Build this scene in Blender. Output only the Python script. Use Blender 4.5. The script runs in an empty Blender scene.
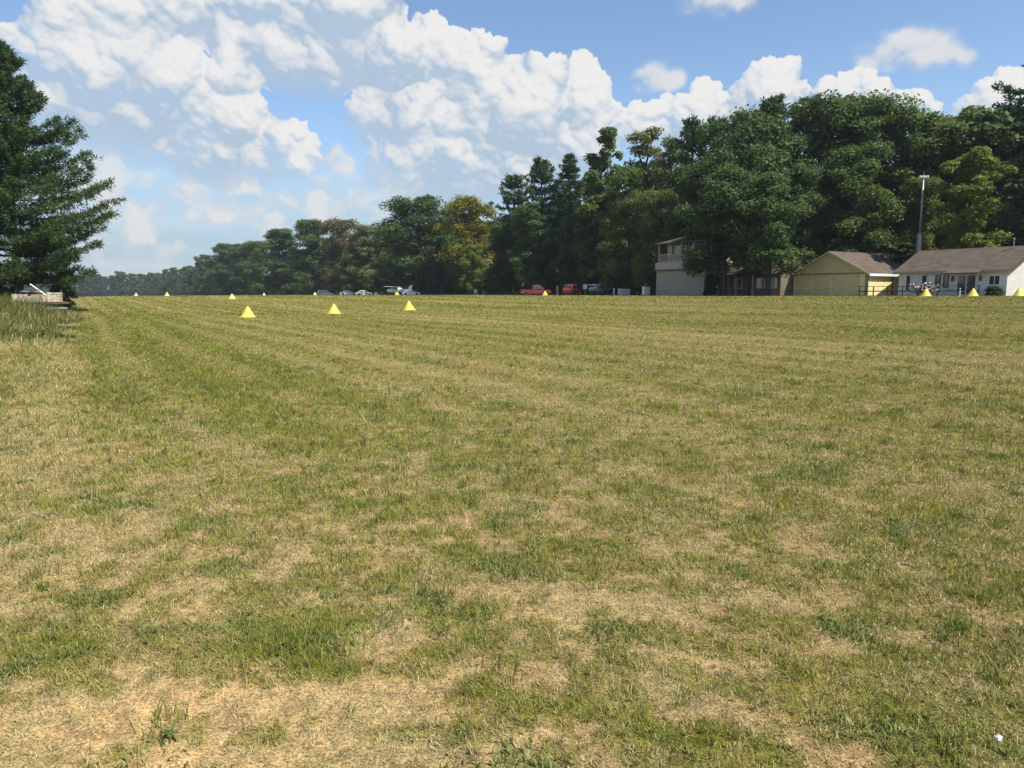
import bpy, math, random
import numpy as np
from mathutils import Vector

PI = math.pi
EXPO = 0.60
R = math.radians
rng = np.random.default_rng(7)
random.seed(7)
scene = bpy.context.scene
COL = scene.collection

# ------------------------------------------------------------------ camera
F, CX, CY, HORIZON, EYE = 740.0, 512.0, 384.0, 294.0, 1.6
PITCH = math.atan((CY - HORIZON) / F)
cam_data = bpy.data.cameras.new('camera')
cam = bpy.data.objects.new('camera', cam_data)
COL.objects.link(cam)
cam_data.sensor_width = 36.0
cam_data.lens = 36.0 * F / 1024.0
cam_data.clip_start, cam_data.clip_end = 0.1, 12000.0
cam.location = (0, 0, EYE)
cam.rotation_euler = (PI / 2 - PITCH, 0, 0)
scene.camera = cam


def ray(px, py):
    x, v = (px - CX) / F, -(py - CY) / F
    return np.array((x, math.cos(PITCH) + v * math.sin(PITCH), -math.sin(PITCH) + v * math.cos(PITCH)))


def spot(px, Y):                       # the x of a thing seen in column px at the distance Y
    return (px - CX) / F / 1.0074 * Y


def height_at(py, px, Y):              # world z of row py at the distance Y
    d = ray(px, py)
    return EYE + d[2] * Y / d[1]


# the runway's own axes: AX runs along the building fronts towards the viewer, NX away from the runway
AX = np.array((0.51, -0.86)); AX /= np.hypot(*AX)
NX = np.array((-AX[1], AX[0]))
ROT = math.atan2(AX[1], AX[0])


# ------------------------------------------------------------------ noise
def _hash(ix, iy, seed):
    h = (ix.astype(np.int64) * 374761393 + iy.astype(np.int64) * 668265263 + seed * 974634777) & 0xFFFFFFFF
    h = ((h ^ (h >> 13)) * 1274126177) & 0xFFFFFFFF
    h = h ^ (h >> 16)
    return (h & 0xFFFFFF) / float(0xFFFFFF)


def vnoise(x, y, seed=0):
    ix, iy = np.floor(x), np.floor(y)
    fx, fy = x - ix, y - iy
    fx, fy = fx * fx * fx * (fx * (fx * 6 - 15) + 10), fy * fy * fy * (fy * (fy * 6 - 15) + 10)
    a, b = _hash(ix, iy, seed), _hash(ix + 1, iy, seed)
    c, d = _hash(ix, iy + 1, seed), _hash(ix + 1, iy + 1, seed)
    return (a * (1 - fx) + b * fx) * (1 - fy) + (c * (1 - fx) + d * fx) * fy


def fbm(x, y, seed=0, octaves=4, gain=0.5):
    s, amp, tot = 0.0, 1.0, 0.0
    for k in range(octaves):
        s = s + amp * vnoise(x * 2 ** k + 17.3 * k, y * 2 ** k - 9.1 * k, seed + k)
        tot += amp
        amp *= gain
    return s / tot


def sstep(a, b, x):
    t = np.clip((x - a) / (b - a), 0, 1)
    return t * t * (3 - 2 * t)


def ground_z(x, y):
    x, y = np.asarray(x, float), np.asarray(y, float)
    n = x * NX[0] + y * NX[1]
    r = -(x * AX[0] + y * AX[1])
    u = n + 0.4 * np.clip(r - 60, 0, 120)
    z = 1.35 * sstep(5, 65, u)
    z = z - 0.0034 * np.clip(r - 130, 0, None) * sstep(100, 180, r)
    z = z + 16.0 * sstep(900, 2400, np.hypot(x, y)) + 3.0 * sstep(105, 260, n)
    z = z + 0.8 * sstep(1.0, -6.0, n) * sstep(22, 50, r)
    z = z + 0.10 * (fbm(x / 9, y / 9, 51, 3) - 0.5) * sstep(3, 14, np.hypot(x, y)) * sstep(120, 60, np.hypot(x, y))
    return z


def gz(x, y):
    return float(ground_z(x, y))


def hit(px, py):                       # where the sight line of a pixel meets the ground
    d = ray(px, py)
    prev = 1.0
    for t in np.geomspace(1.0, 1500, 6000):
        p = d * t
        if EYE + p[2] < gz(p[0], p[1]):
            break
        prev = t
    p = d * prev
    return float(p[0]), float(p[1])


# ------------------------------------------------------------------ materials
def new_mat(name):
    m = bpy.data.materials.new(name)
    m.use_nodes = True
    nt = m.node_tree
    nt.nodes.clear()
    return m, nt


def node(nt, kind, **kw):
    n = nt.nodes.new(kind)
    for k, v in kw.items():
        setattr(n, k, v)
    return n


def paint(name, col, rough=0.6, var=0.12, scale=3.0, metal=0.0, bump=0.0, streak=None, spec=0.4):
    m, nt = new_mat(name)
    out = node(nt, 'ShaderNodeOutputMaterial')
    b = node(nt, 'ShaderNodeBsdfPrincipled')
    b.inputs['Roughness'].default_value = rough
    b.inputs['Metallic'].default_value = metal
    b.inputs['Specular IOR Level'].default_value = spec
    tc = node(nt, 'ShaderNodeTexCoord')
    mp = node(nt, 'ShaderNodeMapping')
    if streak:
        mp.inputs['Scale'].default_value = streak
    nz = node(nt, 'ShaderNodeTexNoise')
    nz.inputs['Scale'].default_value = scale
    nz.inputs['Detail'].default_value = 6
    nt.links.new(tc.outputs['Object'], mp.inputs['Vector'])
    nt.links.new(mp.outputs[0], nz.inputs['Vector'])
    rp = node(nt, 'ShaderNodeValToRGB')
    rp.color_ramp.elements[0].position, rp.color_ramp.elements[1].position = 0.3, 0.7
    rp.color_ramp.elements[0].color = (*[c * (1 - var) for c in col], 1)
    rp.color_ramp.elements[1].color = (*[min(1, c * (1 + var)) for c in col], 1)
    nt.links.new(nz.outputs['Fac'], rp.inputs[0])
    nt.links.new(rp.outputs[0], b.inputs['Base Color'])
    if bump:
        bp = node(nt, 'ShaderNodeBump')
        bp.inputs['Strength'].default_value = bump
        bp.inputs['Distance'].default_value = 0.05
        nt.links.new(nz.outputs['Fac'], bp.inputs['Height'])
        nt.links.new(bp.outputs[0], b.inputs['Normal'])
    nt.links.new(b.outputs[0], out.inputs[0])
    return m


def siding(name, col, pitch=0.16, axis=2, var=0.1, rough=0.65, depth=0.6):
    """painted boards: a wave along one axis gives the lap lines as bump, noise gives the weathering"""
    m = paint(name, col, rough, var, 1.2, streak=(1, 1, 2.5), spec=0.12)
    nt = m.node_tree
    b = [n for n in nt.nodes if n.type == 'BSDF_PRINCIPLED'][0]
    tc = [n for n in nt.nodes if n.type == 'TEX_COORD'][0]
    w = node(nt, 'ShaderNodeTexWave', wave_type='BANDS', bands_direction='XYZ'[axis], wave_profile='SAW')
    w.inputs['Scale'].default_value = 0.314 / pitch
    nt.links.new(tc.outputs['Object'], w.inputs['Vector'])
    bp = node(nt, 'ShaderNodeBump')
    bp.inputs['Strength'].default_value = depth
    bp.inputs['Distance'].default_value = 0.03
    nt.links.new(w.outputs['Fac'], bp.inputs['Height'])
    nt.links.new(bp.outputs[0], b.inputs['Normal'])
    return m


def leaf_mat(name, hue_var=0.25, trans=0.3, gloss=0.06):
    m, nt = new_mat(name)
    out = node(nt, 'ShaderNodeOutputMaterial')
    oi = node(nt, 'ShaderNodeObjectInfo')
    at = node(nt, 'ShaderNodeAttribute', attribute_name='tint')
    rp = node(nt, 'ShaderNodeValToRGB')
    e = rp.color_ramp.elements
    e[0].color = (0.62, 0.68, 0.72, 1)
    e[1].color = (1.45, 1.3, 1.05, 1)
    mid = e.new(0.5); mid.color = (1, 1, 1, 1)
    nt.links.new(at.outputs['Fac'], rp.inputs[0])
    mx = node(nt, 'ShaderNodeMix', data_type='RGBA', blend_type='MULTIPLY')
    mx.inputs[0].default_value = 1.0
    nt.links.new(oi.outputs['Color'], mx.inputs[6])
    nt.links.new(rp.outputs[0], mx.inputs[7])
    df = node(nt, 'ShaderNodeBsdfDiffuse')
    tr = node(nt, 'ShaderNodeBsdfTranslucent')
    gl = node(nt, 'ShaderNodeBsdfGlossy')
    gl.inputs['Roughness'].default_value = 0.6
    gl.inputs['Color'].default_value = (0.8, 0.9, 0.8, 1)
    ms = node(nt, 'ShaderNodeMixShader'); ms.inputs[0].default_value = trans
    m2 = node(nt, 'ShaderNodeMixShader'); m2.inputs[0].default_value = gloss
    nt.links.new(mx.outputs[2], df.inputs[0])
    nt.links.new(mx.outputs[2], tr.inputs[0])
    nt.links.new(df.outputs[0], ms.inputs[1]); nt.links.new(tr.outputs[0], ms.inputs[2])
    nt.links.new(ms.outputs[0], m2.inputs[1]); nt.links.new(gl.outputs[0], m2.inputs[2])
    nt.links.new(m2.outputs[0], out.inputs[0])
    return m


M = {}
M['leaf'] = leaf_mat('leaf', trans=0.40, gloss=0.015)
M['needle'] = leaf_mat('needle', trans=0.25, gloss=0.015)
M['bark'] = paint('bark', (0.075, 0.058, 0.045), 0.9, 0.35, 4, bump=0.8, streak=(4, 4, 0.6))
M['bark_pale'] = paint('bark_pale', (0.22, 0.20, 0.17), 0.85, 0.4, 3, bump=0.5, streak=(1, 1, 4))
M['white_siding'] = siding('white_siding', (0.70, 0.67, 0.60), 0.18)
M['cream_siding'] = siding('cream_siding', (0.78, 0.66, 0.33), 0.6, axis=1, depth=0.3)
M['cream_panel_shaded'] = siding('cream_panel_shaded', (0.58, 0.49, 0.28), 0.6, axis=0, depth=0.3)  # same cream paint as the side wall, darkened for the shaded garage front
M['mauve_siding'] = siding('mauve_siding', (0.37, 0.305, 0.25), 0.2)
M['mauve_trim'] = paint('mauve_trim', (0.42, 0.345, 0.285), 0.7)
M['brown_siding'] = siding('brown_siding', (0.185, 0.15, 0.115), 0.22, axis=0, var=0.25)
M['roof_brown'] = siding('roof_brown', (0.112, 0.086, 0.068), 0.16, axis=2, var=0.22, rough=0.9, depth=0.9)
M['roof_dark'] = siding('roof_dark', (0.085, 0.066, 0.050), 0.16, axis=2, var=0.25, rough=0.9, depth=0.9)
M['trim_white'] = paint('trim_white', (0.76, 0.75, 0.71), 0.5, 0.06)
M['trim_brown'] = paint('trim_brown', (0.10, 0.065, 0.04), 0.6)
M['trim_olive'] = paint('trim_olive', (0.26, 0.21, 0.11), 0.6)
M['trim_cream'] = paint('trim_cream', (0.72, 0.62, 0.34), 0.6)
M['shutter'] = paint('shutter', (0.03, 0.035, 0.035), 0.6)
M['glass'] = paint('glass', (0.035, 0.05, 0.055), 0.06, 0.3, 0.8, spec=0.8)
M['curtain'] = paint('curtain', (0.55, 0.56, 0.56), 0.5, 0.15, 5, streak=(6, 6, 0.5))
M['wood_dark'] = paint('wood_dark', (0.075, 0.05, 0.037), 0.75, 0.3, 6)
M['wood_grey'] = paint('wood_grey', (0.34, 0.29, 0.23), 0.85, 0.35, 5, streak=(1, 1, 6))
M['wood_pale'] = paint('wood_pale', (0.50, 0.43, 0.33), 0.8, 0.4, 4)
M['steel'] = paint('steel', (0.27, 0.28, 0.27), 0.45, 0.15, 3, metal=0.4)
M['lamp_white'] = paint('lamp_white', (0.8, 0.8, 0.78), 0.3, 0.05)
M['marker_yellow'] = paint('marker_yellow', (0.70, 0.58, 0.075), 0.5, 0.14, 7)
M['marker_base'] = paint('marker_base', (0.60, 0.47, 0.03), 0.6, 0.15, 4)
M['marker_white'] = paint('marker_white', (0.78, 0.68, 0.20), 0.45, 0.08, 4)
M['rust'] = paint('rust', (0.20, 0.085, 0.045), 0.85, 0.4, 8)
M['tyre'] = paint('tyre', (0.025, 0.025, 0.025), 0.85)
M['rim'] = paint('rim', (0.55, 0.56, 0.57), 0.35, 0.05, metal=0.6)
M['car_white'] = paint('car_white', (0.78, 0.78, 0.76), 0.25, 0.04)
M['car_cream'] = paint('car_cream', (0.62, 0.60, 0.52), 0.25, 0.04)
M['car_grey'] = paint('car_grey', (0.10, 0.115, 0.13), 0.25, 0.05)
M['car_red'] = paint('car_red', (0.34, 0.065, 0.045), 0.25, 0.06)
M['car_maroon'] = paint('car_maroon', (0.19, 0.035, 0.034), 0.25, 0.06)
M['lamp_glass'] = paint('lamp_glass', (0.75, 0.76, 0.74), 0.12, 0.05)
M['tail_red'] = paint('tail_red', (0.35, 0.02, 0.015), 0.2)
M['plastic_white'] = paint('plastic_white', (0.82, 0.82, 0.80), 0.4, 0.04)
M['flower_pink'] = paint('flower_pink', (0.75, 0.50, 0.52), 0.8, 0.25, 9)
M['paper'] = paint('paper', (0.60, 0.57, 0.50), 0.8, 0.25, 120)
M['tarp'] = paint('tarp', (0.045, 0.045, 0.055), 0.6, 0.3, 4)


# ------------------------------------------------------------------ mesh helpers
def link(name, me, parent=None):
    o = bpy.data.objects.new(name, me)
    COL.objects.link(o)
    if parent is not None:
        o.parent = parent
    return o


def np_mesh(name, V, faces, nper, mat=None, attrs=None, smooth=False):
    """V (n,3) float, faces (m,nper) int -> mesh"""
    me = bpy.data.meshes.new(name)
    V = np.ascontiguousarray(V, np.float32)
    faces = np.ascontiguousarray(faces, np.int32)
    me.vertices.add(len(V))
    me.vertices.foreach_set('co', V.ravel())
    me.loops.add(faces.size)
    me.loops.foreach_set('vertex_index', faces.ravel())
    me.polygons.add(len(faces))
    me.polygons.foreach_set('loop_start', np.arange(0, faces.size, nper, dtype=np.int32))
    me.polygons.foreach_set('loop_total', np.full(len(faces), nper, np.int32))
    if smooth:
        me.polygons.foreach_set('use_smooth', np.ones(len(faces), bool))
    for k, a in (attrs or {}).items():
        a = np.ascontiguousarray(a, np.float32)
        if a.ndim == 1:
            at = me.attributes.new(k, 'FLOAT', 'POINT'); at.data.foreach_set('value', a)
        else:
            at = me.attributes.new(k, 'FLOAT_COLOR', 'POINT'); at.data.foreach_set('color', a.ravel())
    me.update(calc_edges=True)
    if mat:
        me.materials.append(mat)
    return me


class MB:
    """collects boxes, prisms, tubes and lofts; build() links them as one mesh object"""
    def __init__(s):
        s.v, s.f = [], []

    def add(s, vs, fs):
        b = len(s.v)
        s.v += [tuple(map(float, v)) for v in vs]
        s.f += [tuple(b + i for i in f) for f in fs]
        return s

    def box(s, x0, x1, y0, y1, z0, z1):
        vs = [(x, y, z) for z in (z0, z1) for y in (y0, y1) for x in (x0, x1)]
        return s.add(vs, [(0, 2, 3, 1), (4, 5, 7, 6), (0, 1, 5, 4), (2, 6, 7, 3), (0, 4, 6, 2), (1, 3, 7, 5)])

    def prism(s, poly, axis, a, b):
        """closed polygon given in the two other axes, extruded from a to b along axis"""
        def put(p, t):
            q = list(p); q.insert(axis, t); return q
        n = len(poly)
        vs = [put(p, a) for p in poly] + [put(p, b) for p in poly]
        fs = [tuple(range(n))[::-1], tuple(range(n, 2 * n))]
        fs += [(i, (i + 1) % n, n + (i + 1) % n, n + i) for i in range(n)]
        return s.add(vs, fs)

    def loft(s, rings, cap=True):
        n = len(rings[0])
        vs = [p for r_ in rings for p in r_]
        fs = []
        for k in range(len(rings) - 1):
            for i in range(n):
                j = (i + 1) % n
                fs.append((k * n + i, k * n + j, (k + 1) * n + j, (k + 1) * n + i))
        if cap:
            fs.append(tuple(range(n))[::-1])
            fs.append(tuple(range((len(rings) - 1) * n, len(rings) * n)))
        return s.add(vs, fs)

    def tube(s, pts, radii, n=8):
        pts = [np.array(p, float) for p in pts]
        if not hasattr(radii, '__len__'):
            radii = [radii] * len(pts)
        rings = []
        for i, p in enumerate(pts):
            t = pts[min(i + 1, len(pts) - 1)] - pts[max(i - 1, 0)]
            t /= np.linalg.norm(t) + 1e-9
            a = np.cross(t, (0, 0, 1.0) if abs(t[2]) < 0.9 else (1.0, 0, 0))
            a /= np.linalg.norm(a)
            b = np.cross(t, a)
            rings.append([p + radii[i] * (math.cos(q) * a + math.sin(q) * b) for q in np.linspace(0, 2 * PI, n, endpoint=False)])
        return s.loft(rings)

    def lathe(s, prof, n=16, c=(0, 0)):
        rings = [[(c[0] + r_ * math.cos(q), c[1] + r_ * math.sin(q), z) for q in np.linspace(0, 2 * PI, n, endpoint=False)] for r_, z in prof]
        return s.loft(rings)

    def mesh(s, name, mat, smooth=False):
        me = bpy.data.meshes.new(name)
        me.from_pydata(s.v, [], s.f)
        if smooth:
            me.polygons.foreach_set('use_smooth', np.ones(len(me.polygons), bool))
        me.materials.append(mat)
        me.update()
        return me

    def build(s, name, mat, parent=None, smooth=False, bevel=0):
        o = link(name, s.mesh(name, mat, smooth), parent)
        if bevel:
            md = o.modifiers.new('bevel', 'BEVEL'); md.width = bevel; md.segments = 2; md.limit_method = 'ANGLE'
        return o


def tag(o, label=None, cat=None, group=None, kind=None):
    if label: o['label'] = label
    if cat: o['category'] = cat
    if group: o['group'] = group
    if kind: o['kind'] = kind
    return o


def thing(name, label, cat, loc=(0, 0, 0), rz=0, group=None):
    o = bpy.data.objects.new(name, None)
    COL.objects.link(o)
    o.empty_display_size = 0.2
    o.location = loc
    o.rotation_euler = (0, 0, rz)
    return tag(o, label, cat, group)


def dup(root, label=None, group=None):
    def cp(o, parent):
        c = o.copy(); COL.objects.link(c)
        if parent is not None: c.parent = parent
        for ch in [q for q in COL.objects if q.parent == o]:
            cp(ch, c)
        return c
    r_ = cp(root, None)
    if label: r_['label'] = label
    if group: r_['group'] = group
    return r_


# ------------------------------------------------------------------ sky and light
SUN_AZ = np.array((0.82, -0.57)); SUN_AZ /= np.hypot(*SUN_AZ)
SUN_EL = R(56)
sun_dir = Vector((SUN_AZ[0] * math.cos(SUN_EL), SUN_AZ[1] * math.cos(SUN_EL), math.sin(SUN_EL)))
sd = bpy.data.lights.new('sun', 'SUN')
sd.energy, sd.angle, sd.color = 4.8, R(0.5), (1.0, 0.95, 0.86)
so = bpy.data.objects.new('sun', sd); COL.objects.link(so)
so.rotation_euler = (-sun_dir).to_track_quat('-Z', 'Y').to_euler()


def blur(a, sig):
    h, w = a.shape
    p = int(sig * 3) + 1
    b = np.pad(a, p, mode='edge')
    fy = np.fft.fftfreq(b.shape[0])[:, None]; fx = np.fft.rfftfreq(b.shape[1])[None, :]
    g = np.exp(-2 * (PI * sig) ** 2 * (fx * fx + fy * fy))
    return np.fft.irfft2(np.fft.rfft2(b) * g, s=b.shape)[p:-p, p:-p]


def cloud_map():
    """the cumulus field as a window of the sky in azimuth and elevation: piles of spheres, light and shade of the relief painted into the colour"""
    PPD = 20.0
    AZ0, AZ1, EL0, EL1 = -50.0, 50.0, -3.0, 39.0
    W, H = int((AZ1 - AZ0) * PPD), int((EL1 - EL0) * PPD)
    cr = np.random.default_rng(21)

    def place(px, py):
        d = ray(px, py)
        return ((math.degrees(math.atan2(d[0], d[1])) - AZ0) * PPD, (math.degrees(math.atan2(d[2], math.hypot(d[0], d[1]))) - EL0) * PPD)
    SC = PPD / 13.2
    # (pixel x, pixel y, radius in pixels, opacity)
    A = [(45, 52, 30), (80, 32, 38), (112, 18, 34), (150, 5, 34), (70, 82, 38), (112, 72, 44), (150, 95, 40), (96, 118, 34), (60, 118, 30),
         (178, 104, 34), (206, 112, 32), (236, 128, 30), (262, 142, 26), (292, 152, 27), (190, 140, 38), (226, 152, 32), (258, 166, 22), (140, 140, 32), (182, 72, 26), (206, 88, 22), (226, 76, 22), (242, 90, 18)]
    B = [(205, 18, 30), (232, 30, 36), (262, 50, 36), (300, 14, 40), (285, 62, 34), (318, 76, 26), (350, 22, 44), (340, 58, 36), (384, 40, 34), (372, 12, 30), (240, 4, 34), (395, 66, 22)]
    C = [(398, 60, 26), (418, 44, 22), (436, 52, 28), (462, 62, 26), (482, 52, 20), (480, 82, 32), (440, 92, 44), (402, 104, 36), (372, 118, 26), (420, 138, 40),
         (505, 78, 14), (522, 82, 24), (548, 80, 22), (578, 80, 22), (590, 96, 22), (560, 106, 34), (520, 120, 40), (594, 120, 28), (612, 112, 13), (618, 132, 18),
         (470, 136, 46), (440, 168, 40), (500, 164, 44), (550, 150, 42), (590, 148, 30), (400, 168, 30), (470, 190, 34), (380, 178, 20)]
    D = [(640, 128, 20), (662, 122, 22), (690, 118, 24), (702, 96, 15), (715, 112, 18), (668, 140, 28), (700, 140, 30),
         (746, 92, 14), (762, 82, 18), (782, 74, 14), (776, 98, 24), (755, 112, 24), (792, 92, 14),
         (826, 94, 12), (850, 90, 16), (866, 84, 12), (876, 98, 16), (895, 108, 17), (916, 110, 14), (930, 112, 10), (850, 110, 22),
         (994, 96, 16), (1010, 88, 16), (1030, 96, 22), (985, 112, 20)]
    E = [(872, 58, 11), (890, 52, 13), (908, 46, 14), (926, 50, 14), (945, 56, 10), (962, 60, 7), (642, 80, 8), (656, 78, 11), (670, 80, 9),
         (690, 0, 10), (720, -4, 12), (745, 0, 9)]
    G = [(120, 205, 30), (150, 215, 26), (180, 205, 20), (245, 200, 24), (275, 208, 24), (310, 204, 26), (340, 208, 22), (215, 220, 20), (130, 235, 22), (360, 216, 18), (70, 180, 30), (328, 160, 12), (340, 165, 9), (410, 200, 24), (450, 205, 30)]
    Z = np.full((H, W), -1e3)

    def stamp(x, y, r, z0):
        i0, i1, j0, j1 = int(y - r), int(y + r) + 2, int(x - r), int(x + r) + 2
        i0, j0, i1, j1 = max(i0, 0), max(j0, 0), min(i1, H), min(j1, W)
        if i0 >= i1 or j0 >= j1: return
        yy, xx = np.mgrid[i0:i1, j0:j1]
        q = r * r - (xx - x) ** 2 - (yy - y) ** 2
        zz = np.where(q > 0, z0 + np.sqrt(np.maximum(q, 0)), -1e3)
        Z[i0:i1, j0:j1] = np.maximum(Z[i0:i1, j0:j1], zz)

    def grow(x, y, r, z0, level):
        stamp(x, y, r, z0)
        if level == 0 or r < 2.5: return
        for _ in range((16, 9, 6)[3 - level] if level <= 3 else 16):
            v = cr.normal(size=3)
            v[1] = v[1] * 0.8 + 0.35
            v[2] = abs(v[2])
            v /= np.linalg.norm(v)
            k = cr.uniform(0.28, 0.55)
            grow(x + v[0] * r * 0.85, y + v[1] * r * 0.85, r * k, z0 + v[2] * r * 0.95, level - 1)
    for grp, zoff in ((A, 20), (B, -20), (C, 10), (D, 0)):
        for (px, py, rr) in grp:
            x, y = place(px, py)
            grow(x, y, rr * SC * 0.86, zoff * SC + cr.uniform(-0.75, 0.75) * rr * SC, 3)
    yy, xx = np.mgrid[0:H, 0:W].astype(float)

    def warp(a, amp, sc, seed):
        dx = (fbm(xx / sc, yy / sc, seed, 4, 0.55) - 0.5) * amp
        dy = (fbm(xx / sc, yy / sc, seed + 40, 4, 0.55) - 0.5) * amp
        jx, jy = np.clip(xx + dx, 0, W - 1.01), np.clip(yy + dy, 0, H - 1.01)
        ix, iy = jx.astype(int), jy.astype(int); fx, fy = jx - ix, jy - iy
        return (a[iy, ix] * (1 - fx) + a[iy, ix + 1] * fx) * (1 - fy) + (a[iy + 1, ix] * (1 - fx) + a[iy + 1, ix + 1] * fx) * fy
    mask = (Z > -900).astype(float)
    Zf = np.where(mask > 0, Z, 0)
    wsum = blur(mask, 9)
    fill = blur(Zf, 9) / np.maximum(wsum, 1e-3)
    Zc = np.where(mask > 0, Z, fill - 18)
    Zc = warp(warp(Zc, 11, 18, 3), 4, 5, 13)
    mk = warp(warp(mask, 11, 18, 3), 5, 5, 13)
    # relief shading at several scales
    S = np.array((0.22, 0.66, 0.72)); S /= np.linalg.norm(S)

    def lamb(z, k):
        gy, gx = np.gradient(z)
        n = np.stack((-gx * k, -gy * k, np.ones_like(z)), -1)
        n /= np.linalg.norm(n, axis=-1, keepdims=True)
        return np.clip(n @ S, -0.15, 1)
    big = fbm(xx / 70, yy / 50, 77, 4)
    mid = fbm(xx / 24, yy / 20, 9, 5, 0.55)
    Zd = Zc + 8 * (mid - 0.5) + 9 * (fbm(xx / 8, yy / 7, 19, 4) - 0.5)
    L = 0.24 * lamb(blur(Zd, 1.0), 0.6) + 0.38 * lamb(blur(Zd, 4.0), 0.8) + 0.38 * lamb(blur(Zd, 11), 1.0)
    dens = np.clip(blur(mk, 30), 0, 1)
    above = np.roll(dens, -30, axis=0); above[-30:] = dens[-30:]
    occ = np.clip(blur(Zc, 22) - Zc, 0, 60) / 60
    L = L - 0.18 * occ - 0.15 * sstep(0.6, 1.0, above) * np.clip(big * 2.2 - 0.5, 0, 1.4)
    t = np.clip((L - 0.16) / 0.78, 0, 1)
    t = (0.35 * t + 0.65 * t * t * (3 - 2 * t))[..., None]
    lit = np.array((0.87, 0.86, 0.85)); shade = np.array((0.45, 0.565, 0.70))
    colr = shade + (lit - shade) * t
    edge = sstep(0.25, 0.85, blur(mk, 1.0))
    soft = sstep(0.15, 1.0, blur(mk, 13)) * sstep(0.2, 0.8, blur(mk, 4))
    lowness = sstep(14.0, 6.0, yy / PPD + EL0)
    feather = np.clip(fbm(xx / 46, yy / 34, 31, 5) * 2.0 - 0.6, 0, 1)
    wgt = np.clip(np.maximum(1 - 1.15 * t[..., 0], 0) + feather * 0.5 * (1 - t[..., 0]) + lowness * 0.3, 0, 1)
    alpha = edge * (1 - wgt) + soft * edge * wgt
    thin = np.clip(0.20 + 0.30 * sstep(0.75, 1.0, dens) + 0.95 * fbm(xx / 55, yy / 45, 63, 6, 0.55) + 0.75 * t[..., 0] - 0.12 * lowness, 0, 1)
    alpha = alpha * thin
    # soft wisps and low banks near the horizon
    wis = np.zeros((H, W))
    for grp, op in ((E, 1.0), (G, 0.74)):
        for (px, py, rr) in grp:
            x, y = place(px, py); r_ = rr * SC * (1.5 if op == 1.0 else 2.0)
            wis = np.maximum(wis, op * np.clip(1.25 - np.hypot((xx - x) / 1.25, yy - y) / r_, 0, 1))
    wn = fbm(xx / 34, yy / 24, 5, 6, 0.52)
    wa = sstep(0.10, 0.75, wis * (wn * 1.9 - 0.22)) * np.clip(wis * 1.7, 0, 0.85)
    wcol = np.array((0.60, 0.66, 0.74)) + (np.array((0.80, 0.79, 0.78)) - np.array((0.60, 0.66, 0.74))) * sstep(0.35, 0.7, warp(wn, 20, 20, 8))[..., None]
    full = alpha + wa * (1 - alpha)
    colr = (colr * alpha[..., None] + wcol * (wa * (1 - alpha))[..., None]) / np.maximum(full, 1e-4)[..., None]
    # painted haze band that tones down the bright sky low over the horizon
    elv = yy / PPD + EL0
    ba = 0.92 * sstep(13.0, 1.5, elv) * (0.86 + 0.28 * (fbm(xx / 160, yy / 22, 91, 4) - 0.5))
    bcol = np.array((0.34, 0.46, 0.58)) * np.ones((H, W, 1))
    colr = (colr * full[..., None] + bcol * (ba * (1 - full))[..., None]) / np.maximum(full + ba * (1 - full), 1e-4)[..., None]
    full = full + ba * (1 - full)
    # nothing at the window's own rim
    rim = sstep(0, 60, xx) * sstep(W - 1, W - 61, xx) * sstep(H - 1, H - 90, yy)
    full = full * rim
    img = bpy.data.images.new('cloud_field', W, H, alpha=True, float_buffer=True)
    img.colorspace_settings.name = 'Non-Color'
    buf = np.concatenate((colr, full[..., None]), -1).astype(np.float32)
    img.pixels.foreach_set(buf.ravel())
    img.update()
    return img, (AZ0, AZ1, EL0, EL1)


world = bpy.data.worlds.new('World')
scene.world = world
world.use_nodes = True
nt = world.node_tree
nt.nodes.clear()
w_out = node(nt, 'ShaderNodeOutputWorld')
sky = node(nt, 'ShaderNodeTexSky', sky_type='NISHITA', sun_disc=False)
sky.sun_elevation = SUN_EL
sky.sun_rotation = math.atan2(SUN_AZ[0], SUN_AZ[1])
sky.air_density, sky.dust_density, sky.ozone_density = 1.0, 0.15, 3.0
bg = node(nt, 'ShaderNodeBackground'); bg.inputs[1].default_value = 0.110
nt.links.new(sky.outputs[0], bg.inputs[0])
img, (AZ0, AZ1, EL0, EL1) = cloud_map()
tc = node(nt, 'ShaderNodeTexCoord')
sep = node(nt, 'ShaderNodeSeparateXYZ'); nt.links.new(tc.outputs['Generated'], sep.inputs[0])


def wm(op, a, b=None):
    n_ = node(nt, 'ShaderNodeMath', operation=op)
    for i, q in enumerate((a, b)):
        if q is None: continue
        if isinstance(q, (int, float)): n_.inputs[i].default_value = q
        else: nt.links.new(q, n_.inputs[i])
    return n_.outputs[0]


az = wm('ARCTAN2', sep.outputs[0], sep.outputs[1])
el = wm('ARCSINE', sep.outputs[2])
uu = wm('DIVIDE', wm('SUBTRACT', az, R(AZ0)), R(AZ1 - AZ0))
vv = wm('DIVIDE', wm('SUBTRACT', el, R(EL0)), R(EL1 - EL0))
cmb = node(nt, 'ShaderNodeCombineXYZ'); nt.links.new(uu, cmb.inputs[0]); nt.links.new(vv, cmb.inputs[1])
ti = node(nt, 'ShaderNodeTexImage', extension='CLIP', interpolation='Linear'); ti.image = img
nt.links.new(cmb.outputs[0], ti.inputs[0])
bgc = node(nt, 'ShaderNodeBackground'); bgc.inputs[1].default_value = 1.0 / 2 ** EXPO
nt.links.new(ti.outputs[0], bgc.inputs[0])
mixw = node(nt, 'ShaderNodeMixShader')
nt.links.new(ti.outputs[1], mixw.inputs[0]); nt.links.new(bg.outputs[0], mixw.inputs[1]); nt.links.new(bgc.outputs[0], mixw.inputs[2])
nt.links.new(mixw.outputs[0], w_out.inputs[0])

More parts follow.
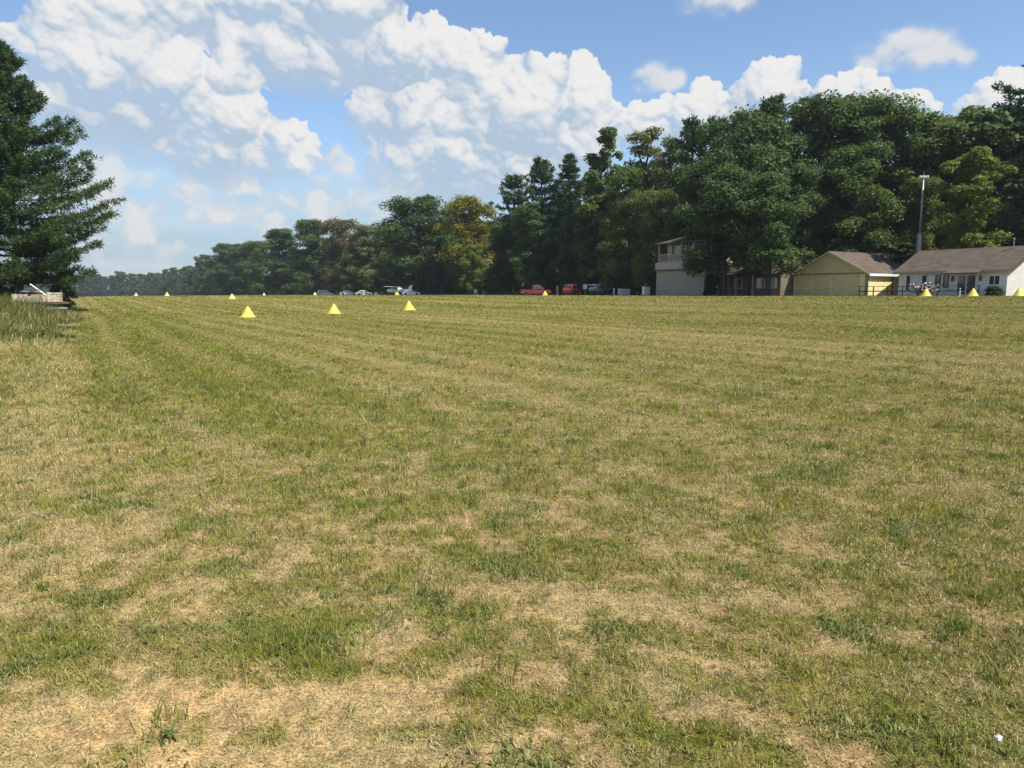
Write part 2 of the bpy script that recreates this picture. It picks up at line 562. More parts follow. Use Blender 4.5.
# ------------------------------------------------------------------ the ground
def fields(x, y):
    """what grows where: dry straw, bare thatch, green grass, blue-green weeds, mowing stripes (albedo of the turf itself)"""
    n = x * NX[0] + y * NX[1]
    r = -(x * AX[0] + y * AX[1])
    d = np.hypot(x, y)
    big = fbm(x / 7.0 + 3, y / 7.0, 11, 4)
    med = fbm(x / 0.55, y / 0.55, 23, 4, 0.55)
    fine = fbm(x / 0.15, y / 0.15, 37, 3, 0.6)
    near = sstep(26, 7, d)
    along = fbm(n / 0.5, r / 6.0, 27, 4, 0.6)                  # mower passes drag the far texture out along the strip
    rough_strip = sstep(1.1, -0.5, n + 1.2 * (fbm(x / 2.0, y / 2.0, 90, 3) - 0.5)) * sstep(4, 9, d)
    green = 0.46 + 0.34 * (big - 0.5) + (0.14 + 0.62 * near) * (med - 0.5) + (0.25 + 1.35 * near) * (fine - 0.5) + (1 - 0.8 * near) * 0.55 * (along - 0.5) - 0.40 * rough_strip - 0.3 * sstep(66, 74, n) * sstep(60, 90, r)
    green = green + 0.10 * sstep(6, 14, d)
    # the sandy, worn hollow on the near left, and the greener tongue above it
    for (px, py, rx, ry, amp) in ((160, 712, 0.45, 0.16, -0.46), (270, 700, 0.40, 0.14, -0.38), (420, 625, 0.3, 0.10, -0.34), (130, 580, 1.0, 0.5, -0.12), (520, 740, 0.25, 0.08, -0.36), (620, 605, 0.35, 0.12, -0.34), (360, 690, 0.2, 0.08, -0.32), (700, 660, 0.22, 0.07, -0.3), (900, 640, 0.4, 0.12, -0.26), (100, 765, 0.4, 0.1, -0.3), (250, 755, 0.3, 0.09, -0.36), (620, 600, 0.6, 0.3, -0.12), (40, 655, 0.45, 0.16, 0.34), (330, 670, 0.16, 0.10, 0.4), (480, 695, 0.18, 0.10, 0.35), (690, 740, 0.2, 0.1, 0.35), (770, 620, 0.3, 0.15, 0.25),
                                  (250, 640, 0.9, 0.25, 0.26), (860, 690, 0.5, 0.25, 0.10), (420, 720, 0.4, 0.2, -0.14), (30, 560, 0.8, 0.4, -0.18)):
        q = ray(px, py); t = -EYE / q[2]; cx, cy = q[0] * t, q[1] * t
        green = green + amp * np.exp(-((x - cx) / rx) ** 2 - ((y - cy) / ry) ** 2)
    weed = 0.85 * sstep(0.60, 0.80, fbm(x / 0.55 + 40, y / 0.42, 61, 4, 0.55) + 0.16 * (big - 0.5) + 0.05 * sstep(0.5, 0.8, green)) * sstep(30, 12, d)
    bare = sstep(0.30, 0.10, green + 0.3 * (fine - 0.5)) * (0.35 + 0.65 * sstep(7.5, 3.6, d))
    per = 1.75
    stripe = 0.5 + 0.5 * np.sin(2 * PI * (n + 0.35 * (fbm(n * 0 + r / 25, n / 6, 70, 2) - 0.5)) / per + 1.2 * np.sin(n / 5.3))
    stripe = (stripe - 0.5) * sstep(4, 12, d) * (0.3 + 0.7 * sstep(38, 6, n))
    long_band = fbm(n / 2.6, r / 70, 84, 3) - 0.5
    return np.clip(green + 0.38 * stripe + 0.85 * long_band * sstep(4, 14, d), 0, 1), weed, bare, fine, rough_strip


def turf_albedo(x, y):
    g, w, b, f, rs = fields(x, y)
    straw = np.array((0.335, 0.272, 0.135)); olive = np.array((0.245, 0.214, 0.080)); green = np.array((0.150, 0.165, 0.036))
    sand = np.array((0.50, 0.375, 0.22)); blue = np.array((0.150, 0.16, 0.062))
    c = straw + (olive - straw) * sstep(0.12, 0.48, g)[..., None]
    c = c + (green - c) * sstep(0.5, 0.95, g)[..., None]
    c = c + (sand - c) * (b * 0.9)[..., None]
    c = c + (blue - c) * (w * 0.7)[..., None]
    return c * (0.70 + 0.60 * f)[..., None]


def ground_sheet():
    th = np.concatenate((np.linspace(-PI, -0.78, 70, endpoint=False), np.linspace(-0.78, 0.78, 620, endpoint=False), np.linspace(0.78, PI, 70, endpoint=False)))
    rr = np.concatenate(([0.25], np.geomspace(0.7, 2600, 520)))
    T, RR = np.meshgrid(th, rr)
    x, y = RR * np.sin(T), RR * np.cos(T)
    z = ground_z(x, y) + 0.035 * (fbm(x / 0.5, y / 0.5, 5, 4) - 0.5) * sstep(30, 10, RR)
    # clods and tussocks close by
    z = z + 0.022 * (fbm(x / 0.12, y / 0.12, 6, 3) - 0.5) * sstep(12, 5, RR)
    V = np.stack((x, y, z), -1).reshape(-1, 3)
    V = np.concatenate((V, [(0, 0, gz(0, 0))]))
    m_, n_ = RR.shape
    i, j = np.meshgrid(np.arange(m_ - 1), np.arange(n_), indexing='ij')
    j2 = (j + 1) % n_
    quads = np.stack((i * n_ + j, (i + 1) * n_ + j, (i + 1) * n_ + j2, i * n_ + j2), -1).reshape(-1, 4)
    c = turf_albedo(V[:, 0], V[:, 1])
    me = np_mesh('ground', V, quads, 4, attrs={'turf': np.concatenate((c, np.ones((len(c), 1))), -1)}, smooth=True)
    return me


def ground_material():
    m, nt = new_mat('ground_turf')
    out = node(nt, 'ShaderNodeOutputMaterial')
    at = node(nt, 'ShaderNodeAttribute', attribute_name='turf')
    geo = node(nt, 'ShaderNodeNewGeometry')
    n1 = node(nt, 'ShaderNodeTexNoise'); n1.inputs['Scale'].default_value = 9; n1.inputs['Detail'].default_value = 9; n1.inputs['Roughness'].default_value = 0.7
    n2 = node(nt, 'ShaderNodeTexNoise'); n2.inputs['Scale'].default_value = 1.3; n2.inputs['Detail'].default_value = 7; n2.inputs['Roughness'].default_value = 0.65
    nt.links.new(geo.outputs['Position'], n1.inputs['Vector']); nt.links.new(geo.outputs['Position'], n2.inputs['Vector'])
    r1 = node(nt, 'ShaderNodeValToRGB')
    r1.color_ramp.elements[0].position, r1.color_ramp.elements[1].position = 0.32, 0.70
    r1.color_ramp.elements[0].color = (0.50, 0.52, 0.50, 1); r1.color_ramp.elements[1].color = (1.32, 1.28, 1.15, 1)
    r2 = node(nt, 'ShaderNodeValToRGB')
    r2.color_ramp.elements[0].position, r2.color_ramp.elements[1].position = 0.34, 0.68
    r2.color_ramp.elements[0].color = (0.80, 0.90, 0.82, 1); r2.color_ramp.elements[1].color = (1.20, 1.08, 1.02, 1)
    nt.links.new(n1.outputs['Fac'], r1.inputs[0]); nt.links.new(n2.outputs['Fac'], r2.inputs[0])
    a = node(nt, 'ShaderNodeMix', data_type='RGBA', blend_type='MULTIPLY'); a.inputs[0].default_value = 1
    b = node(nt, 'ShaderNodeMix', data_type='RGBA', blend_type='MULTIPLY'); b.inputs[0].default_value = 1
    nt.links.new(at.outputs['Color'], a.inputs[6]); nt.links.new(r1.outputs[0], a.inputs[7])
    nt.links.new(a.outputs[2], b.inputs[6]); nt.links.new(r2.outputs[0], b.inputs[7])
    n3 = node(nt, 'ShaderNodeTexNoise'); n3.inputs['Scale'].default_value = 85; n3.inputs['Detail'].default_value = 4; n3.inputs['Roughness'].default_value = 0.7
    nt.links.new(geo.outputs['Position'], n3.inputs['Vector'])
    r3 = node(nt, 'ShaderNodeValToRGB')
    r3.color_ramp.elements[0].position, r3.color_ramp.elements[1].position = 0.36, 0.66
    r3.color_ramp.elements[0].color = (0.38, 0.36, 0.34, 1); r3.color_ramp.elements[1].color = (1.35, 1.32, 1.22, 1)
    nt.links.new(n3.outputs['Fac'], r3.inputs[0])
    c3 = node(nt, 'ShaderNodeMix', data_type='RGBA', blend_type='MULTIPLY'); c3.inputs[0].default_value = 1
    nt.links.new(b.outputs[2], c3.inputs[6]); nt.links.new(r3.outputs[0], c3.inputs[7])
    b = c3
    bp = node(nt, 'ShaderNodeBump'); bp.inputs['Strength'].default_value = 0.9; bp.inputs['Distance'].default_value = 0.02
    nt.links.new(n3.outputs['Fac'], bp.inputs['Height'])
    df = node(nt, 'ShaderNodeBsdfDiffuse'); df.inputs['Roughness'].default_value = 0.8
    nt.links.new(b.outputs[2], df.inputs[0]); nt.links.new(bp.outputs[0], df.inputs['Normal'])
    nt.links.new(df.outputs[0], out.inputs[0])
    return m


gme = ground_sheet()
gme.materials.append(ground_material())
tag(link('ground', gme), kind='structure')


# ------------------------------------------------------------------ grass blades
def blade_mat():
    m, nt = new_mat('grass_blade')
    out = node(nt, 'ShaderNodeOutputMaterial')
    at = node(nt, 'ShaderNodeAttribute', attribute_name='turf')
    df = node(nt, 'ShaderNodeBsdfDiffuse'); tr = node(nt, 'ShaderNodeBsdfTranslucent')
    ms = node(nt, 'ShaderNodeMixShader'); ms.inputs[0].default_value = 0.3
    nt.links.new(at.outputs['Color'], df.inputs[0]); nt.links.new(at.outputs['Color'], tr.inputs[0])
    nt.links.new(df.outputs[0], ms.inputs[1]); nt.links.new(tr.outputs[0], ms.inputs[2])
    nt.links.new(ms.outputs[0], out.inputs[0])
    return m


M['blade'] = blade_mat()


def turf_z(x, y):
    d = np.hypot(x, y)
    return ground_z(x, y) + 0.035 * (fbm(x / 0.5, y / 0.5, 5, 4) - 0.5) * sstep(30, 10, d) + 0.022 * (fbm(x / 0.12, y / 0.12, 6, 3) - 0.5) * sstep(12, 5, d)


def blades(x, y, length, width, lean, col, name, tags, seed=1):
    g = np.random.default_rng(seed)
    N = len(x)
    z = turf_z(x, y) - 0.002
    a = g.uniform(0, 2 * PI, N); fa = g.uniform(0, 2 * PI, N)
    hx, hy = np.cos(a), np.sin(a)
    wx, wy = np.cos(fa) * width / 2, np.sin(fa) * width / 2
    up1, out1 = length * 0.62 * np.cos(lean * 0.6), length * 0.62 * np.sin(lean * 0.6)
    up2, out2 = up1 + length * 0.45 * np.cos(lean * 1.5), out1 + length * 0.45 * np.sin(lean * 1.5)
    P = np.empty((N, 5, 3), np.float32)
    P[:, 0] = np.stack((x - wx, y - wy, z), -1); P[:, 1] = np.stack((x + wx, y + wy, z), -1)
    P[:, 2] = np.stack((x + hx * out1 - wx * .8, y + hy * out1 - wy * .8, z + up1), -1)
    P[:, 3] = np.stack((x + hx * out1 + wx * .8, y + hy * out1 + wy * .8, z + up1), -1)
    P[:, 4] = np.stack((x + hx * out2, y + hy * out2, z + np.maximum(up2, 0.005)), -1)
    b = np.arange(N)[:, None] * 5
    tri = np.concatenate((b + np.array((0, 1, 3)), b + np.array((0, 3, 2)), b + np.array((2, 3, 4))), -1).reshape(-1, 3)
    c = np.repeat(np.concatenate((col, np.ones((N, 1))), -1)[:, None, :], 5, 1).reshape(-1, 4)
    me = np_mesh(name, P.reshape(-1, 3), tri, 3, M['blade'], {'turf': c}, smooth=False)
    o = link(name, me)
    return tag(o, *tags, kind='stuff')


def scatter(rho0, near, far, falloff, seed):
    g = np.random.default_rng(seed)
    xs, ys = [], []
    edges = np.geomspace(near, far, 40)
    for d0, d1 in zip(edges[:-1], edges[1:]):
        half = 0.80 * d1 + 1.6
        k = int(rho0 * min(1, (4.0 / d0) ** falloff) * (d1 - d0) * 2 * half)
        xs.append(g.uniform(-half, half, k)); ys.append(g.uniform(d0, d1, k))
    return np.concatenate(xs), np.concatenate(ys)


def make_turf():
    g = np.random.default_rng(5)
    x, y = scatter(12500, 1.5, 60, 1.80, 3)
    x2, y2 = scatter(4200, 60, 190, 1.80, 31)
    x, y = np.concatenate((x, x2)), np.concatenate((y, y2))
    # pull most of the blades into tufts
    cell = 0.075 * np.maximum(1, np.hypot(x, y) / 5) ** 0.7
    tx = (np.floor(x / cell) + _hash(np.floor(x / cell), np.floor(y / cell), 3)) * cell
    ty = (np.floor(y / cell) + _hash(np.floor(x / cell), np.floor(y / cell), 4)) * cell
    pull = (g.random(len(x)) < 0.6) * g.uniform(0.3, 0.85, len(x))
    x, y = x + (tx - x) * pull, y + (ty - y) * pull
    G, W, B, f, rs = fields(x, y)
    keep = g.random(len(x)) > 0.72 * B
    x, y, G, W, B, rs = x[keep], y[keep], G[keep], W[keep], B[keep], rs[keep]
    d = np.hypot(x, y)
    N = len(x)
    far = np.maximum(1, d / 3.4)
    th = _hash(np.floor(x / 0.13), np.floor(y / 0.13), 8)
    flat = g.random(N) < np.clip(0.66 - 0.55 * G, 0.12, 0.7)          # dead straw lying in the thatch
    length = (0.012 + 0.040 * g.random(N) ** 1.6) * (0.6 + 0.75 * th) * (0.8 + 0.45 * G) * far ** 0.18 * (1 + 0.5 * rs)
    length = np.where(flat, 0.015 + 0.034 * g.random(N), length) * np.where(d > 60, 1.3, 1.0)
    width = (0.0022 + 0.0020 * g.random(N)) * far ** 0.78 * (1 + 0.5 * W) * np.where(d > 60, 1.7, 1.0)
    lean = np.where(flat, g.uniform(1.15, 1.75, N), g.uniform(0.2, 1.2, N))
    base = turf_albedo(x, y)
    tuft = _hash(np.floor(x / cell[keep]), np.floor(y / cell[keep]), 18)[:, None]
    straw = np.array((0.445, 0.37, 0.185)) * g.uniform(0.5, 1.35, (N, 1))
    live = np.stack((0.165 + 0.11 * g.random(N), 0.185 + 0.07 * g.random(N), 0.038 + 0.02 * g.random(N)), -1) * (0.55 + 0.9 * tuft)
    weed = np.array((0.165, 0.195, 0.060)) * g.uniform(0.7, 1.35, (N, 1))
    brown = np.array((0.19, 0.125, 0.06)) * g.uniform(0.7, 1.2, (N, 1))
    dead = flat | (g.random(N) < np.clip(0.5 - 0.5 * G, 0.05, 0.6))
    col = np.where(dead[:, None], straw, live)
    col = np.where((g.random(N) < 0.13)[:, None], brown, col)
    col = np.where((g.random(N) < 0.75 * W)[:, None], weed, col)
    col = col * 0.80 + base * 0.40
    blades(x, y, length, width, lean, col, 'grass', ('short dry turf of straw and olive blades over the field', 'grass'), 9)


def make_weeds():
    """low leafy weed rosettes and the odd tuft of long green grass"""
    g = np.random.default_rng(15)
    x, y = scatter(30, 1.8, 26, 1.2, 77)
    G, W, B, f, rs = fields(x, y)
    k = g.random(len(x)) < (0.10 + 1.0 * W)
    x, y, W = x[k], y[k], W[k]
    rep = 34
    leafy = np.repeat(g.random(len(x)) < 0.35 + 0.5 * W, rep)
    spread = np.repeat(g.uniform(0.02, 0.075, len(x)), rep)
    X = np.repeat(x, rep) + g.normal(0, 1, len(x) * rep) * spread
    Y = np.repeat(y, rep) + g.normal(0, 1, len(x) * rep) * spread
    N = len(X)
    far = np.maximum(1, np.hypot(X, Y) / 5)
    length = np.where(leafy, g.uniform(0.018, 0.05, N), g.uniform(0.04, 0.115, N)) 
    width = np.where(leafy, g.uniform(0.007, 0.013, N), g.uniform(0.003, 0.006, N)) * far ** 0.4
    lean = np.where(leafy, g.uniform(0.3, 1.1, N), g.uniform(0.1, 0.75, N))
    shade = np.repeat(g.uniform(0.75, 1.25, len(x)), rep)[:, None]
    col = np.where(leafy[:, None], np.array((0.165, 0.200, 0.062)), np.array((0.200, 0.230, 0.040))) * shade * g.uniform(0.8, 1.25, (N, 1))
    blades(X, Y, length, width, lean, col, 'weeds', ('low blue green weed patches and long green tufts in the turf', 'weeds'), 19)


def make_tall_grass():
    """the unmown bank at the left edge of the strip"""
    g = np.random.default_rng(25)
    N = 150000
    r = g.uniform(24, 95, N); n = -g.random(N) ** 1.1 * 26 + 0.4
    n = n - 0.2 + 3.0 * (fbm(r / 3.0, r * 0, 4, 3) - 0.5)
    x, y = n * NX[0] - r * AX[0], n * NX[1] - r * AX[1]
    big = fbm(x / 2.2, y / 2.2, 14, 4)
    k = g.random(N) < (0.35 + 0.65 * sstep(0.35, 0.6, big)) * sstep(25, 33, r + 5 * (big - 0.5))
    x, y, n, r, big = x[k], y[k], n[k], r[k], big[k]
    N = len(x)
    length = (0.28 + 0.65 * g.random(N)) * (0.45 + 1.1 * big) * (0.45 + 0.55 * sstep(0.4, -2.5, n)) * (0.7 + 0.45 * sstep(32, 44, r))
    length = np.minimum(length, 0.9) * 0.55 * (0.5 + g.random(N))
    length = length * (1 + 1.0 * sstep(-10, -7, n) * sstep(1.5, -1.5, n) * sstep(44, 48, r) * sstep(62, 56, r))
    width = g.uniform(0.012, 0.028, N) * (1 + r / 90)
    lean = g.uniform(0.15, 1.15, N)
    green = fbm(x / 3.5, y / 3.5, 44, 3)
    c0, c1, c2 = np.array((0.33, 0.275, 0.12)), np.array((0.145, 0.165, 0.05)), np.array((0.055, 0.095, 0.024))
    col = c0 + (c1 - c0) * sstep(0.22, 0.42, green)[:, None]
    col = col + (c2 - col) * (sstep(0.55, 0.72, green) * (g.random(N) < 0.85))[:, None]
    col = np.where((g.random(N) < 0.09)[:, None], np.array((0.40, 0.33, 0.19)), col) * g.uniform(0.7, 1.25, (N, 1))
    blades(x, y, length, width, lean, col, 'tall_grass', ('unmown tall grass and brush on the bank under the big pine', 'tall grass'), 29)


def make_verge():
    """ragged uncut fringe where the field meets the wood"""
    g = np.random.default_rng(35)
    N = 46000
    r = g.uniform(58, 330, N); n = 79.5 + g.random(N) ** 0.8 * 7 + 2.2 * (fbm(r / 6.0, r * 0, 4, 3) - 0.5)
    x, y = n * NX[0] - r * AX[0], n * NX[1] - r * AX[1]
    big = fbm(x / 4.0, y / 4.0, 14, 4)
    k = g.random(N) < sstep(0.3, 0.6, big) + 0.15
    x, y, big = x[k], y[k], big[k]
    N = len(x)
    col = np.array((0.20, 0.19, 0.075)) * g.uniform(0.5, 1.4, (N, 1))
    col = np.where((g.random(N) < 0.4)[:, None], np.array((0.085, 0.125, 0.035)), col)
    blades(x, y, (0.25 + 0.7 * g.random(N)) * (0.4 + big), g.uniform(0.05, 0.11, N), g.uniform(0.1, 0.9, N), col, 'rough_grass', ('ragged uncut grass where the field meets the wood', 'grass'), 39)


make_turf()
make_weeds()
make_verge()
make_tall_grass()


# ------------------------------------------------------------------ trees
def quads_from(c, nrm, size, g, aspect=1.0, shear=0.0):
    N = len(c)
    nrm = nrm / (np.linalg.norm(nrm, axis=1, keepdims=True) + 1e-9)
    t = np.cross(nrm, g.normal(size=(N, 3))); t /= np.linalg.norm(t, axis=1, keepdims=True) + 1e-9
    b = np.cross(nrm, t)
    s = size[:, None]
    P = np.stack((c - t * s * aspect, c - b * s * 0.55, c + t * s * aspect, c + b * s * 0.55), 1)
    return P.reshape(-1, 3)


def quad_mesh(name, P, mat, tint):
    F_ = np.arange(len(P)).reshape(-1, 4)
    return np_mesh(name, P, F_, 4, mat, {'tint': np.repeat(tint, 4)})


def broadleaf(seed, H=25.0, rad=6.0, low=0.08, nclump=140, nleaf=30000, leaf=0.225, crown_shape=1.0, top_heavy=0.0, nlobe=26, rough=1.0):
    g = np.random.default_rng(seed)
    z0, z1 = H * low, H
    cl, cr_, lobes = [], [], []
    # big lobes give the uneven outline, clumps sit on the lobes
    for k in range(nlobe):
        t = (k + g.uniform(0.2, 0.8)) / nlobe
        a = k * 2.4 + g.uniform(-0.6, 0.6)
        prof = math.sin(PI * min(1, (0.16 + 0.80 * t ** crown_shape))) ** 0.55
        if top_heavy: prof *= (1 - top_heavy) + top_heavy * t * 1.3
        rr = rad * prof * g.uniform(0.15, 0.74)
        lr = rad * (0.22 + 0.24 * prof) * g.uniform(1 - 0.3 * rough, 1 + 0.25 * rough)
        lobes.append((math.cos(a) * rr, math.sin(a) * rr, min(z0 + (z1 - z0) * t, z1 - lr * 0.8), lr))
    for k in range(nclump):
        lx, ly, lz, lr = lobes[k % nlobe]
        v = g.normal(size=3); v /= np.linalg.norm(v)
        if v[2] < -0.6: v[2] *= -0.5
        q = np.array((lx, ly, lz)) + v * lr * g.uniform(0.4, 1.0)
        cl.append(q); cr_.append(rad * g.uniform(0.13, 0.29))
    cl, cr_ = np.array(cl), np.array(cr_)
    cl[:, 2] = np.clip(cl[:, 2], z0 + 0.3, z1 - 0.3)
    w = cr_ ** 2 / (cr_ ** 2).sum()
    idx = g.choice(nclump, nleaf, p=w)
    v = g.normal(size=(nleaf, 3)); v /= np.linalg.norm(v, axis=1, keepdims=True)
    v[:, 2] = np.where(g.random(nleaf) < 0.45, np.abs(v[:, 2]), v[:, 2])
    rr = g.random(nleaf) ** 0.33 * g.uniform(0.75, 1.18, nleaf)
    c = cl[idx] + v * (cr_[idx] * rr)[:, None] * np.array((1.0, 1.0, 0.92))
    n = v * 0.8 + np.array((0, 0, 0.45)) + g.normal(size=(nleaf, 3)) * 0.55
    size = leaf * g.uniform(0.6, 1.25, nleaf)
    tint = np.clip(g.normal(0.5, 0.16, nleaf) + (g.random(nclump)[idx] - 0.5) * 0.35, 0, 1)
    P = quads_from(c, n, size, g)
    crown = quad_mesh('crown', P, M['leaf'], tint)
    mb = MB()
    tr = 0.016 * H
    top = np.array((g.normal(0, 0.4), g.normal(0, 0.4), z0 + (z1 - z0) * 0.72))
    mid = top * 0.5 + np.array((g.normal(0, 0.25), g.normal(0, 0.25), 0))
    mb.tube([(0, 0, -0.4), (0, 0, 0.5), mid, top], [tr * 1.5, tr * 1.05, tr * 0.7, tr * 0.15], 9)
    for k in np.argsort(-cr_)[:16]:
        q = cl[k]
        t = min(0.95, max(0.12, (q[2] - rad * 0.5) / top[2] * 0.85))
        base = (mid * (t / 0.5) if t < 0.5 else mid + (top - mid) * ((t - 0.5) / 0.5))
        mb.tube([base, base * 0.45 + q * 0.55 + np.array((0, 0, -0.4)), q], [tr * 0.36, tr * 0.2, tr * 0.06], 6)
    return crown, mb.mesh('trunk', M['bark'], True)


def pine(seed, H=25.0, rad=4.2, low=0.15, whorls=26, per=5, tuft=12, spread_noise=0.35, rise=0.25, droop=0.0, tip=0.9, big=1.0, sub=5, top_pow=0.75, gap=0.0, tuft_len=0.42, width=0.045, flat=1.0):
    """white pine: whorls of long flat sprays with air between them, upswept tips"""
    g = np.random.default_rng(seed)
    mb = MB()
    tr = 0.0155 * H
    lean = g.normal(0, 0.012, 2)
    mb.tube([(0, 0, -0.4), (0, 0, 0.6), (lean[0] * H * .5, lean[1] * H * .5, H * 0.5), (lean[0] * H, lean[1] * H, H * 0.985)], [tr * 1.4, tr, tr * 0.6, 0.03], 9)
    C, A_, S_ = [], [], []
    for k in range(whorls):
        t = low + (1 - low) * (k + g.uniform(-0.3, 0.3)) / whorls
        t = min(max(t, low), 0.985)
        zb = t * H
        prof = (1 - (t - low) / (1 - low)) ** top_pow * min(1, 0.55 + 2.2 * (t - low) / (1 - low))
        for b in range(per):
            if g.random() < gap: continue
            L = rad * max(prof, 0.06) * g.uniform(1 - spread_noise, 1 + spread_noise * 0.7)
            a = 2 * PI * (b + g.uniform(-0.35, 0.35)) / per + k * 2.4
            dirh = np.array((math.cos(a), math.sin(a), 0))
            el = rise * (0.3 + 1.5 * t) - droop * (1 - t)
            p0 = np.array((lean[0] * zb, lean[1] * zb, zb))
            pm = p0 + dirh * L * 0.55 + np.array((0, 0, L * 0.55 * (el - 0.08)))
            p1 = p0 + dirh * L + np.array((0, 0, L * (el + 0.10)))
            mb.tube([p0, pm, p1], [tr * (0.30 - 0.2 * t), tr * 0.14, 0.015], 5)
            side = np.array((-dirh[1], dirh[0], 0))
            ns = max(2, int(sub * (0.5 + L / rad)))
            for s in range(ns):
                u = 0.22 + 0.80 * (s + g.random()) / ns
                q = (p0 + (pm - p0) * (u / 0.55)) if u < 0.55 else (pm + (p1 - pm) * ((u - 0.55) / 0.45))
                wd = L * 0.30 * (1.15 - 0.75 * u) * (0.6 + 0.4 * flat)
                for sd_ in (-1, 0, 1):
                    m_ = g.uniform(0.3, 1.0)
                    d = dirh * g.uniform(0.35, 0.8) * wd * m_ + side * sd_ * wd * m_ + np.array((0, 0, g.normal(0.05, 0.10) * big * flat))
                    nsub = 2 if sd_ else 1
                    for e in range(nsub):
                        C.append(q + d * (1 - 0.45 * e) + g.normal(0, 0.06, 3)); A_.append(dirh * 0.55 + side * sd_ * 0.5 + np.array((0, 0, 0.55))); S_.append(g.uniform(0.75, 1.25))
    C, A_, S_ = np.array(C), np.array(A_), np.array(S_)
    n = len(C)
    cc = np.repeat(C, tuft, 0); ax = np.repeat(A_, tuft, 0); ss = np.repeat(S_, tuft)
    ax /= np.linalg.norm(ax, axis=1, keepdims=True)
    dv = ax * 0.55 + g.normal(size=(n * tuft, 3)) * 0.62
    dv /= np.linalg.norm(dv, axis=1, keepdims=True)
    ln = tuft_len * ss * g.uniform(0.6, 1.2, n * tuft) * big
    wv = np.cross(dv, g.normal(size=dv.shape)); wv /= np.linalg.norm(wv, axis=1, keepdims=True) + 1e-9
    wd = (width * big * g.uniform(0.7, 1.3, n * tuft))[:, None]
    root = cc + g.normal(0, 0.12 * big, cc.shape)
    tipv = root + dv * ln[:, None]
    midp = root + dv * ln[:, None] * 0.5
    P = np.stack((root, midp - wv * wd, tipv, midp + wv * wd), 1).reshape(-1, 3)
    tint = np.clip(np.repeat(g.normal(0.5, 0.2, n), tuft) + g.normal(0, 0.1, n * tuft), 0, 1)
    return quad_mesh('crown', P, M['needle'], tint), mb.mesh('trunk', M['bark'], True)


def tree_root(name, crown_me, trunk_me, label, cat, x, y, H, H0, width=1.0, rz=0.0, color=(0.05, 0.09, 0.025), group=None):
    o = thing(name, label, cat, (x, y, gz(x, y) - 0.05), rz, group)
    s = H / H0
    o.scale = (s * width, s * width, s)
    t = link('trunk', trunk_me, o)
    c = link('crown', crown_me, o)
    c.color = (*color, 1)
    return o


BL = [broadleaf(101, rad=6.4), broadleaf(102, rad=5.6, crown_shape=0.8), broadleaf(103, rad=7.2, low=0.06), broadleaf(104, rad=5.0, low=0.06, crown_shape=1.3),
      broadleaf(105, rad=6.0, low=0.1, top_heavy=0.35), broadleaf(106, rad=6.8, low=0.04)]
THIN = broadleaf(120, rad=3.9, low=0.3, nclump=80, nleaf=6500, leaf=0.23, top_heavy=0.3)
POPLAR = broadleaf(121, rad=3.5, low=0.12, nclump=110, nleaf=14000, leaf=0.25, crown_shape=1.1)
BIG_MAPLE = broadleaf(130, H=22, rad=8.6, low=0.20, nclump=170, nleaf=40000, leaf=0.25, nlobe=30)
OVERHANG = broadleaf(131, H=18, rad=5.6, low=0.22, nclump=130, nleaf=26000, leaf=0.21, nlobe=24)
PI_ = [pine(201, rad=4.6, low=0.2, whorls=20, per=5, tuft=9, sub=4, tuft_len=0.55, width=0.085, top_pow=0.6),
       pine(202, rad=4.0, low=0.2, whorls=18, per=5, tuft=9, sub=4, tuft_len=0.55, width=0.085, gap=0.12, top_pow=0.55),
       pine(203, rad=3.4, low=0.25, whorls=21, per=5, tuft=9, sub=4, tuft_len=0.5, width=0.085, top_pow=0.8),
       pine(204, rad=4.4, low=0.42, whorls=13, per=4, tuft=10, sub=5, tuft_len=0.55, width=0.085, gap=0.16, top_pow=0.42, spread_noise=0.5)]
SPRUCE = pine(205, rad=3.6, low=0.04, whorls=34, per=6, tuft=8, sub=4, rise=-0.15, tuft_len=0.4, width=0.075, top_pow=0.95, spread_noise=0.2)

DARK, MID, OLIVE, PALE = (0.090, 0.140, 0.044), (0.112, 0.164, 0.042), (0.138, 0.168, 0.042), (0.175, 0.205, 0.078)
GOLD, LIME, RUSSET = (0.205, 0.195, 0.026), (0.170, 0.220, 0.036), (0.140, 0.128, 0.062)
PINE_C, PINE_D = (0.090, 0.136, 0.050), (0.072, 0.122, 0.050)

